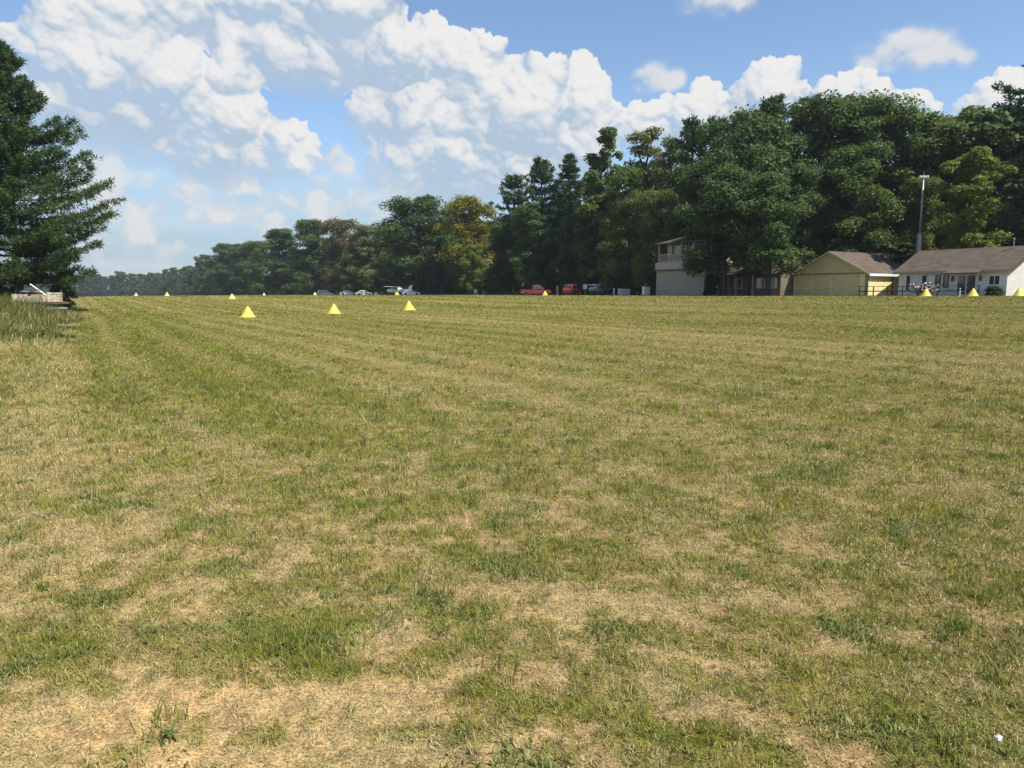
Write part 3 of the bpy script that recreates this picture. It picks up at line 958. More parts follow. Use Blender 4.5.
# (column, distance, row of the top, model, relative width, colour, name, category, label)
TREES = [
    (1024, 93, 56, PI_[3], 1.25, PINE_C, 'white_pine', 'pine', 'tallest white pine of the wood with open layered boughs, over the house gable'),
    (986, 95, 110, PI_[3], 0.9, PINE_C, 'white_pine', 'pine', 'spindly pine with a thin gappy top just beside the tallest white pine'),
    (958, 98, 104, PI_[1], 1.0, PINE_C, 'white_pine', 'pine', 'narrow dark pine peeking up behind the pale lime tree over the house'),
    (962, 82, 152, BL[3], 1.0, LIME, 'broadleaf_tree', 'tree', 'lime green leafy tree directly behind the house roof, brightest of the wood'),
    (1014, 90, 172, BL[1], 0.95, DARK, 'broadleaf_tree', 'tree', 'dark leafy tree below the tallest pine, behind the house gable'),
    (931, 97, 121, BL[1], 1.0, OLIVE, 'broadleaf_tree', 'tree', 'olive leafy tree rising straight behind the light mast'),
    (893, 98, 108, BL[4], 1.0, MID, 'broadleaf_tree', 'tree', 'tall green tree behind the garage ridge, next left of the light mast tree'),
    (913, 91, 178, BL[0], 0.85, OLIVE, 'broadleaf_tree', 'tree', 'shorter olive tree at the foot of the light mast, behind the garage roof'),
    (858, 100, 98, BL[2], 0.9, MID, 'broadleaf_tree', 'tree', 'high domed green tree above the garage gable peak'),
    (826, 101, 97, BL[0], 0.95, DARK, 'broadleaf_tree', 'tree', 'dark full tree behind the left eave of the garage gable'),
    (850, 93, 150, BL[5], 0.9, MID, 'broadleaf_tree', 'tree', 'mid height bright green tree in front, its foot behind the garage gable'),
    (797, 104, 92, PI_[0], 1.0, PINE_C, 'white_pine', 'pine', 'feathery pine topping the wood behind the dark cabin\'s end nearest the garage'),
    (769, 104, 93, PI_[1], 1.15, PINE_C, 'white_pine', 'pine', 'feathery twin topped pine crowning the wood above the middle of the dark cabin'),
    (741, 109, 112, BL[2], 0.85, DARK, 'broadleaf_tree', 'tree', 'dark tree filling the skyline between the feathery pines and the tower pines'),
    (714, 113, 113, PI_[1], 1.0, PINE_D, 'white_pine', 'pine', 'dark pine with level boughs, nearer the cabin of two above the tower'),
    (689, 114, 117, PI_[0], 1.0, PINE_D, 'white_pine', 'pine', 'dark pine with level boughs, standing right above the control tower roof'),
    (752, 101.5, 126, BIG_MAPLE, 1.02, DARK, 'maple_tree', 'tree', 'huge dark spreading tree right behind the brown cabin, its boughs hanging over the cabin roof'),
    (724, 90.3, 172, OVERHANG, 1.1, DARK, 'broadleaf_tree', 'tree', 'dark leafy tree standing in front between the control tower and the brown cabin'),
    (768, 85.3, 178, OVERHANG, 1.0, DARK, 'broadleaf_tree', 'tree', 'dark leafy tree in front of the brown cabin porch, next to the garage'),
    (694, 104, 168, BL[5], 0.95, DARK, 'broadleaf_tree', 'tree', 'dark leafy tree rising directly behind the roof of the control tower'),
    (800, 96, 168, BL[0], 0.85, DARK, 'broadleaf_tree', 'tree', 'dark leafy tree in the gap between the brown cabin and the garage'),
    (668, 119, 140, THIN, 1.2, PALE, 'aspen_tree', 'tree', 'thin leaved pale tree with see through crown, beside the tower pines'),
    (643, 125, 128, THIN, 1.25, PALE, 'aspen_tree', 'tree', 'thin leaved pale tree with bare twigs at its top, next to the slim poplar'),
    (655, 110, 190, BL[2], 0.8, OLIVE, 'broadleaf_tree', 'tree', 'olive green tree behind the corner of the tower, under the thin aspens'),
    (628, 122, 172, BL[5], 0.85, MID, 'broadleaf_tree', 'tree', 'broad green tree under the pale aspens, shading the white light aircraft'),
    (601, 135, 130, POPLAR, 1.0, MID, 'poplar_tree', 'tree', 'slim lobed poplar standing up alone against the cloud'),
    (596, 136, 196, BL[0], 0.8, DARK, 'broadleaf_tree', 'tree', 'dark tree at the foot of the slim poplar, behind the red van'),
    (567, 145, 153, PI_[2], 1.15, PINE_D, 'white_pine', 'pine', 'sharp pointed dark pine closest to the slim poplar'),
    (543, 150, 157, PI_[0], 0.95, PINE_D, 'white_pine', 'pine', 'pointed dark pine in the middle of the three above the maroon pickup'),
    (511, 160, 172, PI_[1], 1.15, PINE_D, 'white_pine', 'pine', 'blunt topped dark pine bordering the golden tree'),
    (566, 139, 218, BL[3], 0.9, DARK, 'broadleaf_tree', 'tree', 'low dark tree between the red van and the maroon pickup'),
    (533, 146, 205, BL[1], 0.95, DARK, 'broadleaf_tree', 'tree', 'dark green tree standing behind the maroon pickup'),
    (503, 158, 222, BL[4], 0.85, DARK, 'broadleaf_tree', 'tree', 'dark low tree in front of the blunt topped pine, by the white chairs'),
    (466, 183, 197, BL[2], 0.95, GOLD, 'golden_tree', 'tree', 'golden yellow leafy tree, the only yellow one in the wood'),
    (474, 174, 246, BL[5], 0.75, LIME, 'broadleaf_tree', 'tree', 'small lime green tree at the foot of the golden tree, behind the white chairs'),
    (420, 200, 197, BL[0], 1.25, DARK, 'broadleaf_tree', 'tree', 'large round dark tree beside the golden tree'),
    (437, 182, 240, SPRUCE, 1.25, (0.075, 0.085, 0.062), 'spruce_tree', 'spruce', 'greyish half dead spruce in front of the golden and round dark trees'),
    (391, 215, 226, BL[1], 1.0, MID, 'broadleaf_tree', 'tree', 'green tree left of the round dark tree, behind the parked aircraft tail'),
    (368, 235, 226, BL[4], 1.0, PALE, 'broadleaf_tree', 'tree', 'pale grey green tree above the cream car'),
    (343, 248, 219, BL[2], 0.9, RUSSET, 'russet_tree', 'tree', 'brownish russet topped tree behind the parked white car'),
    (352, 236, 250, BL[5], 0.9, OLIVE, 'broadleaf_tree', 'tree', 'low olive tree shading the white and cream parked cars'),
    (313, 283, 220, BL[0], 1.15, DARK, 'broadleaf_tree', 'tree', 'dark domed tree beside the russet tree, behind the grey van'),
    (286, 318, 230, BL[1], 1.25, DARK, 'broadleaf_tree', 'tree', 'dark tree where the treeline starts to fall away, left of the dark dome'),
    (262, 355, 241, BL[2], 1.05, MID, 'broadleaf_tree', 'tree', 'green tree on the falling treeline above the second far pale marker'),
    (243, 395, 243, BL[4], 1.2, DARK, 'broadleaf_tree', 'tree', 'far dark tree above the nearest yellow marker on the left'),
    (226, 440, 244, BL[0], 1.1, DARK, 'broadleaf_tree', 'tree', 'last single round tree before the treeline shrinks into the distance'),
]
for k, (px, Y, top, (cm, tm), wd, colr, nm, cat, lab) in enumerate(TREES):
    x = spot(px, Y)
    H0 = 22.0 if (cm, tm) == BIG_MAPLE else 18.0 if (cm, tm) == OVERHANG else 25.0
    Hh = height_at(top, px, Y) - gz(x, Y)
    tree_root(nm, cm, tm, lab, cat, x, Y, Hh, H0, wd * ((1.32 if Y < 140 else 1.55) if nm in ('broadleaf_tree', 'golden_tree', 'russet_tree') else (1.1 if Y < 130 else 1.3)), (k * 2.399) % (2 * PI), colr)

# the tall pine that stands by itself at the left edge
LONE = pine(303, H=21.0, rad=8.3, low=0.09, whorls=36, per=6, tuft=16, sub=12, rise=0.22, spread_noise=0.45, top_pow=0.85, gap=0.17, tuft_len=0.36, width=0.040, big=0.95, flat=0.62)
xp, yp = spot(20, 64), 64.0
tree_root('lone_white_pine', LONE[0], LONE[1], 'big lone white pine with sweeping tiered boughs at the left edge of the strip', 'pine', xp, yp,
          height_at(44, 20, yp) - gz(xp, yp), 21.0, 1.0, 0.7, (0.066, 0.108, 0.036))
SAP = broadleaf(140, H=6, rad=2.3, low=0.05, nclump=40, nleaf=7000, leaf=0.15)
xs_, ys_ = spot(62, 74), 74.0
tree_root('young_tree', SAP[0], SAP[1], 'small grey green young tree under the big lone pine behind the junk trailer', 'tree', xs_, ys_, 4.6, 6.0, 1.0, 1.0, (0.085, 0.105, 0.055))
xs_, ys_ = spot(4, 68), 68.0
tree_root('young_tree', SAP[0], SAP[1], 'olive young tree at the foot of the big lone pine by the frame edge', 'tree', xs_, ys_, 3.6, 6.0, 1.25, 2.0, (0.10, 0.11, 0.035))


# forest depth behind the front rank, the far treeline and the brush at its foot: masses nobody could count
def mass(name, label, cat, sites, models, seed, brush=False):
    g = np.random.default_rng(seed)
    allP, allT = [], []
    for (x, y, H, wd) in sites:
        me = models[g.integers(len(models))]
        nv = len(me.vertices)
        co = np.empty(nv * 3, np.float32); me.vertices.foreach_get('co', co); co = co.reshape(-1, 4, 3)
        tn = np.empty(nv, np.float32); me.attributes['tint'].data.foreach_get('value', tn); tn = tn.reshape(-1, 4)[:, 0]
        ctr = co.mean(1, keepdims=True)
        co = ctr + (co - ctr) * (1.0 if brush else 1.1)
        a = g.uniform(0, 2 * PI); s = H / 25.0
        ca, sa = math.cos(a), math.sin(a)
        q = np.stack(((co[..., 0] * ca - co[..., 1] * sa) * s * wd + x, (co[..., 0] * sa + co[..., 1] * ca) * s * wd + y, co[..., 2] * s + gz(x, y)), -1)
        allP.append(q); allT.append(np.clip(tn + g.normal(0, 0.12), 0, 1))
    P, T = np.concatenate(allP), np.concatenate(allT)
    o = link(name, quad_mesh(name, P.reshape(-1, 3), M['leaf'], T))
    o.color = (0.084, 0.130, 0.044, 1)
    return tag(o, label, cat, kind='stuff')


g = np.random.default_rng(404)
FAR = [broadleaf(160 + k, rad=6.2, low=0.05, nclump=90, nleaf=6500, leaf=0.46)[0] for k in range(4)]
LOW = [broadleaf(170 + k, rad=6.6, low=0.02, nclump=60, nleaf=1500, leaf=0.95)[0] for k in range(3)]
sites = []
for k in range(95):
    r_ = g.uniform(10, 400); n_ = 99 + g.uniform(0, 16) + 0.02 * r_
    if k < 28: n_ = 96 + g.uniform(0, 5)
    r_ = -40 + (k / 95.0) ** 1.25 * 470 + g.uniform(-3, 3)
    if r_ > 90: n_ -= 6
    x, y = n_ * NX[0] - r_ * AX[0], n_ * NX[1] - r_ * AX[1]
    sites.append((x, y, g.uniform(19, 23) if r_ < 110 else g.uniform(20, 25.5), g.uniform(1.0, 1.3)))
mass('forest', 'dark mass of wood filling the gaps behind the front trees', 'forest', sites, FAR, 7)
sites = []
for k in range(70):
    t = k / 69.0
    r_ = 430 + t ** 1.3 * 700 + g.uniform(-6, 6); n_ = 84 + g.uniform(0, 10) + 4 * math.sin(k * 1.7)
    x, y = n_ * NX[0] - r_ * AX[0], n_ * NX[1] - r_ * AX[1]
    sites.append((x, y, g.uniform(20, 28), g.uniform(0.9, 1.2)))
for k in range(60):                                     # the wood that closes the far end of the strip
    n_ = 84 - k * 3.0 + g.uniform(-2, 2); r_ = 880 + g.uniform(0, 40) + 0.6 * (84 - n_)
    x, y = n_ * NX[0] - r_ * AX[0], n_ * NX[1] - r_ * AX[1]
    sites.append((x, y, g.uniform(21, 28), g.uniform(1.0, 1.3)))
mass('treeline', 'distant dark treeline dwindling toward the far end of the strip', 'treeline', sites, FAR, 8)
sites = []
for k in range(620):
    t = k / 619.0
    r_ = -45 + t ** 1.4 * 560; n_ = (93 if r_ < 52 else 85) + g.uniform(-2.5, 7)
    x, y = n_ * NX[0] - r_ * AX[0], n_ * NX[1] - r_ * AX[1]
    sites.append((x, y, g.uniform(2.5, 6.5), g.uniform(1.3, 2.6)))
for k in range(260):
    t = k / 259.0
    if t < 0.6:
        r_ = 480 + 620 * t / 0.6; n_ = 82 + g.uniform(-2, 5)
    else:
        n_ = 84 - (t - 0.6) / 0.4 * 190; r_ = 872 + g.uniform(-4, 8) + 0.6 * (84 - n_)
    x, y = n_ * NX[0] - r_ * AX[0], n_ * NX[1] - r_ * AX[1]
    sites.append((x, y, g.uniform(5, 8), g.uniform(1.8, 3.0)))
mass('undergrowth', 'dark brush and saplings along the foot of the wood', 'undergrowth', sites, LOW, 9, True)

# a round evergreen bush by the tower and a flowering bush by the deck
BUSH = broadleaf(150, H=3.2, rad=1.9, low=0.02, nclump=46, nleaf=8000, leaf=0.11)


def facade_point(s, n, r):
    return n * NX[0] - r * AX[0], n * NX[1] - r * AX[1]


xb, yb = spot(712, 87.0), 87.0
tree_root('evergreen_bush', BUSH[0], BUSH[1], 'dark round evergreen bush at the corner of the control tower', 'bush', xb, yb, 2.7, 3.2, 0.75, 0.4, (0.018, 0.036, 0.016))


# ------------------------------------------------------------------ buildings
def gable_roof_slab(mb, x0, x1, y0, y1, ze, zr, over, th=0.16, along='x'):
    """two sloping slabs over a rectangle; ridge along x (or y)"""
    if along == 'x':
        ym = (y0 + y1) / 2
        sl = (zr - ze) / (ym - y0)
        za = ze - sl * over
        mb.prism([(y0 - over, za), (ym, zr), (y1 + over, za), (y1 + over, za + th), (ym, zr + th), (y0 - over, za + th)], 0, x0 - over, x1 + over)
    else:
        xm = (x0 + x1) / 2
        sl = (zr - ze) / (xm - x0)
        za = ze - sl * over
        poly = [(x0 - over, za), (xm, zr), (x1 + over, za), (x1 + over, za + th), (xm, zr + th), (x0 - over, za + th)]
        n = len(poly)
        vs = [(p[0], y0 - over, p[1]) for p in poly] + [(p[0], y1 + over, p[1]) for p in poly]
        fs = [tuple(range(n)), tuple(range(n, 2 * n))[::-1]] + [(i, n + i, n + (i + 1) % n, (i + 1) % n) for i in range(n)]
        mb.add(vs, fs)
    return mb


def window(parent, x0, x1, z0, z1, y=0.0, mull=(), cross=(), frame='trim_white', pane='glass', fw=0.07, shutters=False, name='window'):
    """a framed opening on a front wall (outside is -y)"""
    mb = MB()
    mb.box(x0 - fw, x0, y - 0.07, y + 0.03, z0 - fw, z1 + fw)
    mb.box(x1, x1 + fw, y - 0.07, y + 0.03, z0 - fw, z1 + fw)
    mb.box(x0, x1, y - 0.065, y + 0.03, z1, z1 + fw)
    mb.box(x0, x1, y - 0.09, y + 0.03, z0 - fw, z0)
    for q in mull: mb.box(q - 0.03, q + 0.03, y - 0.05, y + 0.02, z0, z1)
    for q in cross: mb.box(x0, x1, y - 0.045, y + 0.015, q - 0.02, q + 0.02)
    w = mb.build(name, M[frame], parent)
    MB().box(x0, x1, y - 0.025, y - 0.005, z0, z1).build('pane', M[pane], w)
    if shutters:
        for a, b in ((x0 - fw - 0.42, x0 - fw - 0.02), (x1 + fw + 0.02, x1 + fw + 0.42)):
            s = MB().box(a, b, y - 0.05, y - 0.003, z0 - 0.08, z1 + 0.08)
            for q in np.arange(z0, z1, 0.09): s.box(a + 0.05, b - 0.05, y - 0.062, y - 0.05, q, q + 0.045)
            s.build('shutter', M['shutter'], parent)
    return w


def building(name, label, cat, px_left, Y_left):
    x = spot(px_left, Y_left)
    return thing(name, label, cat, (x, Y_left, gz(x, Y_left)), ROT)


# --- the white house
HL, HW, HE, HR = 10.6, 8.4, 2.62, 4.75
house = building('clubhouse', 'long low white house with a brown shingle roof at the edge of the wood', 'house', 898, 79.0)
mb = MB()
mb.box(0, HL, 0, HW, -0.6, HE)
mb.prism([(0.002, HE), (HW - 0.002, HE), (HW / 2, HR - 0.02)], 0, 0.0, HL)
mb.build('wall', M['white_siding'], house)
roof = gable_roof_slab(MB(), 0, HL, 0, HW, HE, HR, 0.45).build('roof', M['roof_brown'], house)
MB().box(-0.45, HL + 0.45, -0.47, -0.452, HE - 0.30, HE - 0.06).build('fascia', M['wood_grey'], roof)
# brown barge boards up the visible gable
for nm_, x_ in (('barge_board', HL + 0.452), ('barge_board', -0.482)):
    b_ = MB(); s_ = (HR - HE) / (HW / 2); za = HE - s_ * 0.45
    b_.prism([(-0.45, za - 0.10), (HW / 2, HR - 0.10), (HW + 0.45, za - 0.10), (HW + 0.45, za + 0.165), (HW / 2, HR + 0.165), (-0.45, za + 0.165)], 0, x_, x_ + 0.03)
    b_.build(nm_, M['trim_brown'], roof)
pv = MB().lathe([(0.06, HR - 0.9), (0.06, HR + 0.75)], 10, (9.2, 3.6)); pv.lathe([(0.11, HR + 0.75), (0.11, HR + 0.85), (0.02, HR + 0.92)], 10, (9.2, 3.6))
pv.build('vent_pipe', M['steel'], roof)
window(house, 1.35, 2.45, 0.75, 2.05, frame='trim_white', pane='curtain', mull=(1.9,), shutters=True)
window(house, 3.95, 4.35, 0.95, 2.1, frame='shutter', pane='glass')
window(house, 4.75, 5.15, 0.95, 2.1, frame='shutter', pane='glass')
dr = MB()
for a in (6.05, 6.95, 7.85): dr.box(a - 0.05, a + 0.05, -0.08, 0.03, 0.12, 2.12)
dr.box(6.1, 7.8, -0.075, 0.03, 2.05, 2.15); dr.box(6.1, 7.8, -0.075, 0.03, 0.12, 0.22)
dr.box(6.95 - 0.85, 6.95 - 0.06, -0.05, -0.02, 0.45, 0.50)
dd = dr.build('sliding_door', M['trim_white'], house)
MB().box(6.1, 7.8, -0.03, -0.004, 0.22, 2.05).build('pane', M['glass'], dd)
MB().box(7.0, 7.06, -0.11, -0.08, 0.95, 1.25).build('handle', M['steel'], dd)
for a in (5.62, 8.28):
    l_ = MB().box(a - 0.05, a + 0.05, -0.09, -0.003, 1.75, 1.85); l_.lathe([(0.06, 1.5), (0.10, 1.55), (0.09, 1.95), (0.02, 2.05)], 8, (a, -0.16))
    l_.build('wall_lantern', M['shutter'], house)
window(house, 9.05, 9.95, 1.15, 1.95, mull=(9.5,), frame='trim_white', pane='glass')
mb = MB()                                               # eave bracket porch roof over the door
mb.prism([(-1.3, HE - 0.42), (-0.3, HE - 0.1), (-0.3, HE + 0.02), (-1.3, HE - 0.32)], 0, 5.3, 8.6)
mb.build('porch_roof', M['roof_brown'], house)
# the gable's own window
gw = MB()
gw.box(HL - 0.02, HL + 0.06, 3.3, 3.38, 1.0, 2.2); gw.box(HL - 0.02, HL + 0.06, 4.6, 4.68, 1.0, 2.2); gw.box(HL - 0.02, HL + 0.06, 3.38, 4.6, 2.12, 2.2); gw.box(HL - 0.02, HL + 0.06, 3.38, 4.6, 1.0, 1.08)
gwo = gw.build('window', M['trim_white'], house)
MB().box(HL + 0.004, HL + 0.025, 3.38, 4.6, 1.08, 2.12).build('pane', M['glass'], gwo)

# --- the deck in front of the house
deck = thing('timber_deck', 'low dark timber deck with post and rail fence along the white house', 'deck', tuple(house.location), ROT)
mb = MB()
for k in range(13): mb.box(-2.9, 9.6, -2.4 + k * 0.19, -2.4 + k * 0.19 + 0.175, 0.02, 0.10)
mb.box(-2.9, 9.6, -2.44, -2.403, -0.35, 0.09)
mb.build('platform', M['wood_dark'], deck)
for x_ in (-2.8, -1.2, 0.4, 2.0, 3.6, 5.6, 7.5, 9.4):
    MB().box(x_ - 0.055, x_ + 0.055, -2.50, -2.442, -0.3, 1.02).build('post', M['wood_dark'], deck)
for a, b in ((-2.9, 3.75), (5.45, 9.5)):
    MB().box(a, b, -2.53, -2.41, 1.022, 1.075).build('rail', M['wood_dark'], deck)
    MB().box(a, b, -2.53, -2.503, 0.50, 0.60).build('rail', M['wood_dark'], deck)
p = house.matrix_world
def on_house(x, y, dz=0.0):
    return (house.location.x + AX[0] * x + NX[0] * y, house.location.y + AX[1] * x + NX[1] * y, house.location.z + dz)


fb = thing('flower_tub', 'tub of pale pink flowers at the gap of the deck rail', 'flowers', on_house(4.5, -2.9, -0.05), ROT)
MB().lathe([(0.30, 0), (0.40, 0.42), (0.43, 0.45), (0.36, 0.45)], 14).build('tub', M['wood_grey'], fb)
gl_ = np.random.default_rng(61)
cf = gl_.normal(size=(900, 3)) * np.array((0.55, 0.3, 0.26)) + np.array((0, 0, 0.78))
fo = link('foliage', quad_mesh('foliage', quads_from(cf, gl_.normal(size=(900, 3)) + np.array((0, 0, .5)), np.full(900, 0.10), gl_), M['leaf'], gl_.random(900)), fb); fo.color = (0.05, 0.09, 0.03, 1)
cf = gl_.normal(size=(420, 3)) * np.array((0.52, 0.3, 0.24)) + np.array((0.1, -0.08, 0.86))
link('blossom', quad_mesh('blossom', quads_from(cf, gl_.normal(size=(420, 3)) + np.array((0, -.6, .8)), np.full(420, 0.095), gl_), M['flower_pink'], gl_.random(420)), fb)
xq, yq, _ = on_house(9.9, -0.9)
tree_root('shrub', BUSH[0], BUSH[1], 'low olive shrub at the corner of the white house by the deck end', 'bush', xq, yq, 1.05, 3.2, 1.4, 0.4, (0.06, 0.09, 0.03))
t_ = thing('marker_post', 'short white post in the grass before the deck', 'post', on_house(8.1, -3.2, -0.1), 0)
MB().lathe([(0.05, 0), (0.05, 0.85), (0.035, 0.92)], 10).build('post_shaft', M['trim_white'], t_)
MB().lathe([(0.056, 0.70), (0.056, 0.80)], 10).build('band', M['trim_brown'], t_)

# --- the cream garage
GW, GD, GE, GR = 9.6, 16.0, 2.45, 4.85
gar = building('garage', 'wide cream gabled garage with brown shingle roof between the cabin and the house', 'garage', 793, 88.3)
mb = MB()
mb.box(0, GW, 0, GD, -0.6, GE)
mb.build('wall', M['cream_siding'], gar)
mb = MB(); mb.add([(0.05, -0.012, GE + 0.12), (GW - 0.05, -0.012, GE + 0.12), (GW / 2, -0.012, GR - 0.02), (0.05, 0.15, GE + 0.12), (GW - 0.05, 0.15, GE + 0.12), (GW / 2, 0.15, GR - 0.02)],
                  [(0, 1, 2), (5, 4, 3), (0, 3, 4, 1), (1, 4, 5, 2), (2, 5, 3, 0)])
mb.build('gable', M['cream_panel_shaded'], gar)
mb = MB(); mb.box(-0.06, GW + 0.06, -0.06, 0.0, GE - 0.06, GE + 0.11)
mb.build('trim_board', M['trim_olive'], gar)
groof = gable_roof_slab(MB(), 0, GW, 0, GD, GE, GR, 0.35, along='y').build('roof', M['roof_brown'], gar)
MB().box(GW + 0.352, GW + 0.37, -0.35, GD + 0.3, GE - 0.30, GE - 0.03).build('fascia', M['trim_white'], groof)
sl = (GR - GE) / (GW / 2); za = GE - sl * 0.35
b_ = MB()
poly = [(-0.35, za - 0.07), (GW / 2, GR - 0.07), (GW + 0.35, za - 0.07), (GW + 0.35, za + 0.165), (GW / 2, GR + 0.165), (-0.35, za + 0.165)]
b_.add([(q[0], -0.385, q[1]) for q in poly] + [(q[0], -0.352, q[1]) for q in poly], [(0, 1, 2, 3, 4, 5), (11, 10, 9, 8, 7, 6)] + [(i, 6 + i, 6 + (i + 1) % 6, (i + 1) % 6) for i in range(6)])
b_.build('barge_board', M['cream_panel_shaded'], groof)
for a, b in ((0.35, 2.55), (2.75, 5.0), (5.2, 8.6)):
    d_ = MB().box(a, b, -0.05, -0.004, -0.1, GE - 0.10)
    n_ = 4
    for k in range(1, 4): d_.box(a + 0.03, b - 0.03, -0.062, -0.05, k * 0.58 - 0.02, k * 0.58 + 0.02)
    dd = d_.build('garage_door', M['cream_panel_shaded'], gar)
    MB().box((a + b) / 2 - 0.1, (a + b) / 2 + 0.1, -0.09, -0.063, 0.75, 0.79).build('handle', M['steel'], dd)
for x_, w_ in ((0.02, 0.30), (2.57, 0.16), (5.02, 0.16), (8.62, 0.95)):
    pass
MB().box(GW - 0.35, GW + 0.03, -0.045, -0.003, -0.3, GE - 0.07).build('corner_board', M['trim_olive'], gar)
MB().box(GW + 0.003, GW + 0.035, 0.0, 0.16, -0.3, GE - 0.02).build('corner_board', M['trim_cream'], gar)
MB().box(GW + 0.003, GW + 0.05, 4.2, 4.4, -0.3, GE - 0.02).build('downpipe', M['trim_brown'], gar)

# --- the light mast between garage and house
xm_, ym_ = spot(916, 84.5), 84.5
z0_ = gz(xm_, ym_)
zt = height_at(176, 916, ym_)
mast = thing('light_mast', 'tall grey light mast with a lamp head rising between garage and house', 'light mast', (xm_, ym_, z0_))
hz = zt - z0_
zk = height_at(233, 916, ym_) - z0_
MB().lathe([(0.34, -0.3), (0.30, zk - 0.2), (0.24, zk)], 14).build('lower_shaft', M['steel'], mast, True)
MB().lathe([(0.15, zk), (0.09, hz - 0.3)], 12).build('upper_shaft', M['steel'], mast, True)
MB().box(-0.5, 0.5, -0.05, 0.05, hz - 0.3, hz - 0.2).build('cross_arm', M['steel'], mast)
for a in (-0.38, 0.0, 0.38):
    l_ = MB().box(a - 0.1, a + 0.1, -0.2, 0.14, hz - 0.198, hz + 0.04)
    lo = l_.build('lamp', M['lamp_white'], mast)
    MB().box(a - 0.08, a + 0.08, -0.225, -0.202, hz - 0.17, hz + 0.02).build('lens', M['lamp_glass'], lo)
MB().lathe([(0.03, hz - 0.1), (0.02, hz + 0.55)], 6).build('lightning_rod', M['steel'], mast)

# --- the two storey control tower
TW, TD = 8.7, 4.8
tow = building('control_tower', 'two storey mauve grey tower with railed balcony and glazed upper room', 'tower', 656, 99.3)
mb = MB(); mb.box(0, TW, 0, TD, -0.6, 3.25)
mb.build('wall', M['mauve_siding'], tow)
mb = MB(); mb.box(-0.28, TW + 0.1, -0.28, TD + 0.1, 3.252, 3.42)
mb.build('ledge', M['trim_brown'], tow)
mb = MB(); mb.box(-0.12, TW + 0.02, -0.12, TD, 3.422, 4.35)
mb.build('skirt', M['mauve_trim'], tow)
bal = MB()
bal.box(0.5, TW, -0.10, -0.02, 5.32, 5.40); bal.box(0.5, TW, -0.09, -0.03, 4.42, 4.49)
for q in np.arange(0.6, TW, 0.21): bal.box(q - 0.035, q + 0.035, -0.08, -0.045, 4.49, 5.32)
bal.build('railing', M['mauve_trim'], tow)
mb = MB(); mb.box(0.75, TW - 0.15, 1.1, TD - 0.3, 4.352, 6.62)
up = mb.build('upper_room', M['mauve_siding'], tow)
for q in np.linspace(1.0, TW - 1.3, 6):
    window(up, q, q + 0.95, 5.35, 6.45, y=1.095, frame='mauve_trim', pane='glass', fw=0.06)
for q in (0.55, 2.55, 4.7, 6.85, TW - 0.08):
    MB().box(q - 0.07, q + 0.07, -0.16, -0.03, 4.36, 6.62).build('post', M['mauve_trim'], tow)
mb = MB()
x0, x1, y0, y1, zb, zp = 0.1, TW + 0.45, -0.55, TD + 0.3, 6.62, 7.75
vs = [(x0, y0, zb), (x1, y0, zb), (x1, y1, zb), (x0, y1, zb), (x0, y0, zb + 0.14), (x1, y0, zb + 0.14), (x1, y1, zb + 0.14), (x0, y1, zb + 0.14), (x0 + 3.0, (y0 + y1) / 2, zp), (x1 - 3.0, (y0 + y1) / 2, zp)]
mb.add(vs, [(3, 2, 1, 0), (0, 1, 5, 4), (1, 2, 6, 5), (2, 3, 7, 6), (3, 0, 4, 7), (4, 5, 9, 8), (6, 7, 8, 9), (5, 6, 9), (7, 4, 8)])
mb.build('roof', M['roof_dark'], tow)
for z_ in (3.75, 2.9):                                  # flood lamps on the corner
    l_ = MB().box(TW + 0.03, TW + 0.22, -0.30, -0.12, z_, z_ + 0.12); l_.lathe([(0.10, z_ - 0.28), (0.24, z_ - 0.12), (0.24, z_ + 0.18), (0.1, z_ + 0.28)], 12, (TW + 0.32, -0.36))
    l_.build('flood_lamp', M['lamp_white'], tow)

# --- the brown cabin under the big tree
BW_, BD_, BE_, BR_ = 7.9, 6.5, 3.0, 4.3
cab = building('cabin', 'low brown timber cabin with porch posts in the shade of the huge tree', 'cabin', 729, 94.3)
mb = MB(); mb.box(0, BW_, 0, BD_, -0.6, BE_); mb.prism([(0.002, BE_), (BD_ - 0.002, BE_), (BD_ / 2, BR_ - 0.02)], 0, 0, BW_)
mb.build('wall', M['brown_siding'], cab)
gable_roof_slab(MB(), 0, BW_, 0, BD_, BE_, BR_, 0.4).build('roof', M['roof_dark'], cab)
mb = MB(); mb.prism([(-1.9, BE_ - 0.55), (-0.41, BE_ - 0.22), (-0.41, BE_ - 0.10), (-1.9, BE_ - 0.43)], 0, -0.3, BW_ + 0.3)
mb.build('porch_roof', M['roof_dark'], cab)
for q in (0.1, 2.7, 5.3, BW_ - 0.1):
    MB().box(q - 0.08, q + 0.08, -1.85, -1.69, -0.5, BE_ - 0.52).build('porch_post', M['wood_grey'], cab)
for a in (0.9, 4.4, 6.2):
    window(cab, a, a + 1.1, 1.0, 2.1, frame='trim_white', pane='glass', mull=(a + 0.55,))
d_ = MB().box(3.0, 3.95, -0.05, -0.003, -0.1, 2.05); dd = d_.build('door', M['trim_brown'], cab)
MB().lathe([(0.035, 0), (0.045, 0.03), (0.02, 0.06)], 8, (3.82, -0.09)).build('handle', M['steel'], dd).location = (0, 0, 0.98)
MB().box(2.9, 4.1, -0.9, -0.5, -0.3, 0.02).build('step', M['wood_grey'], cab)

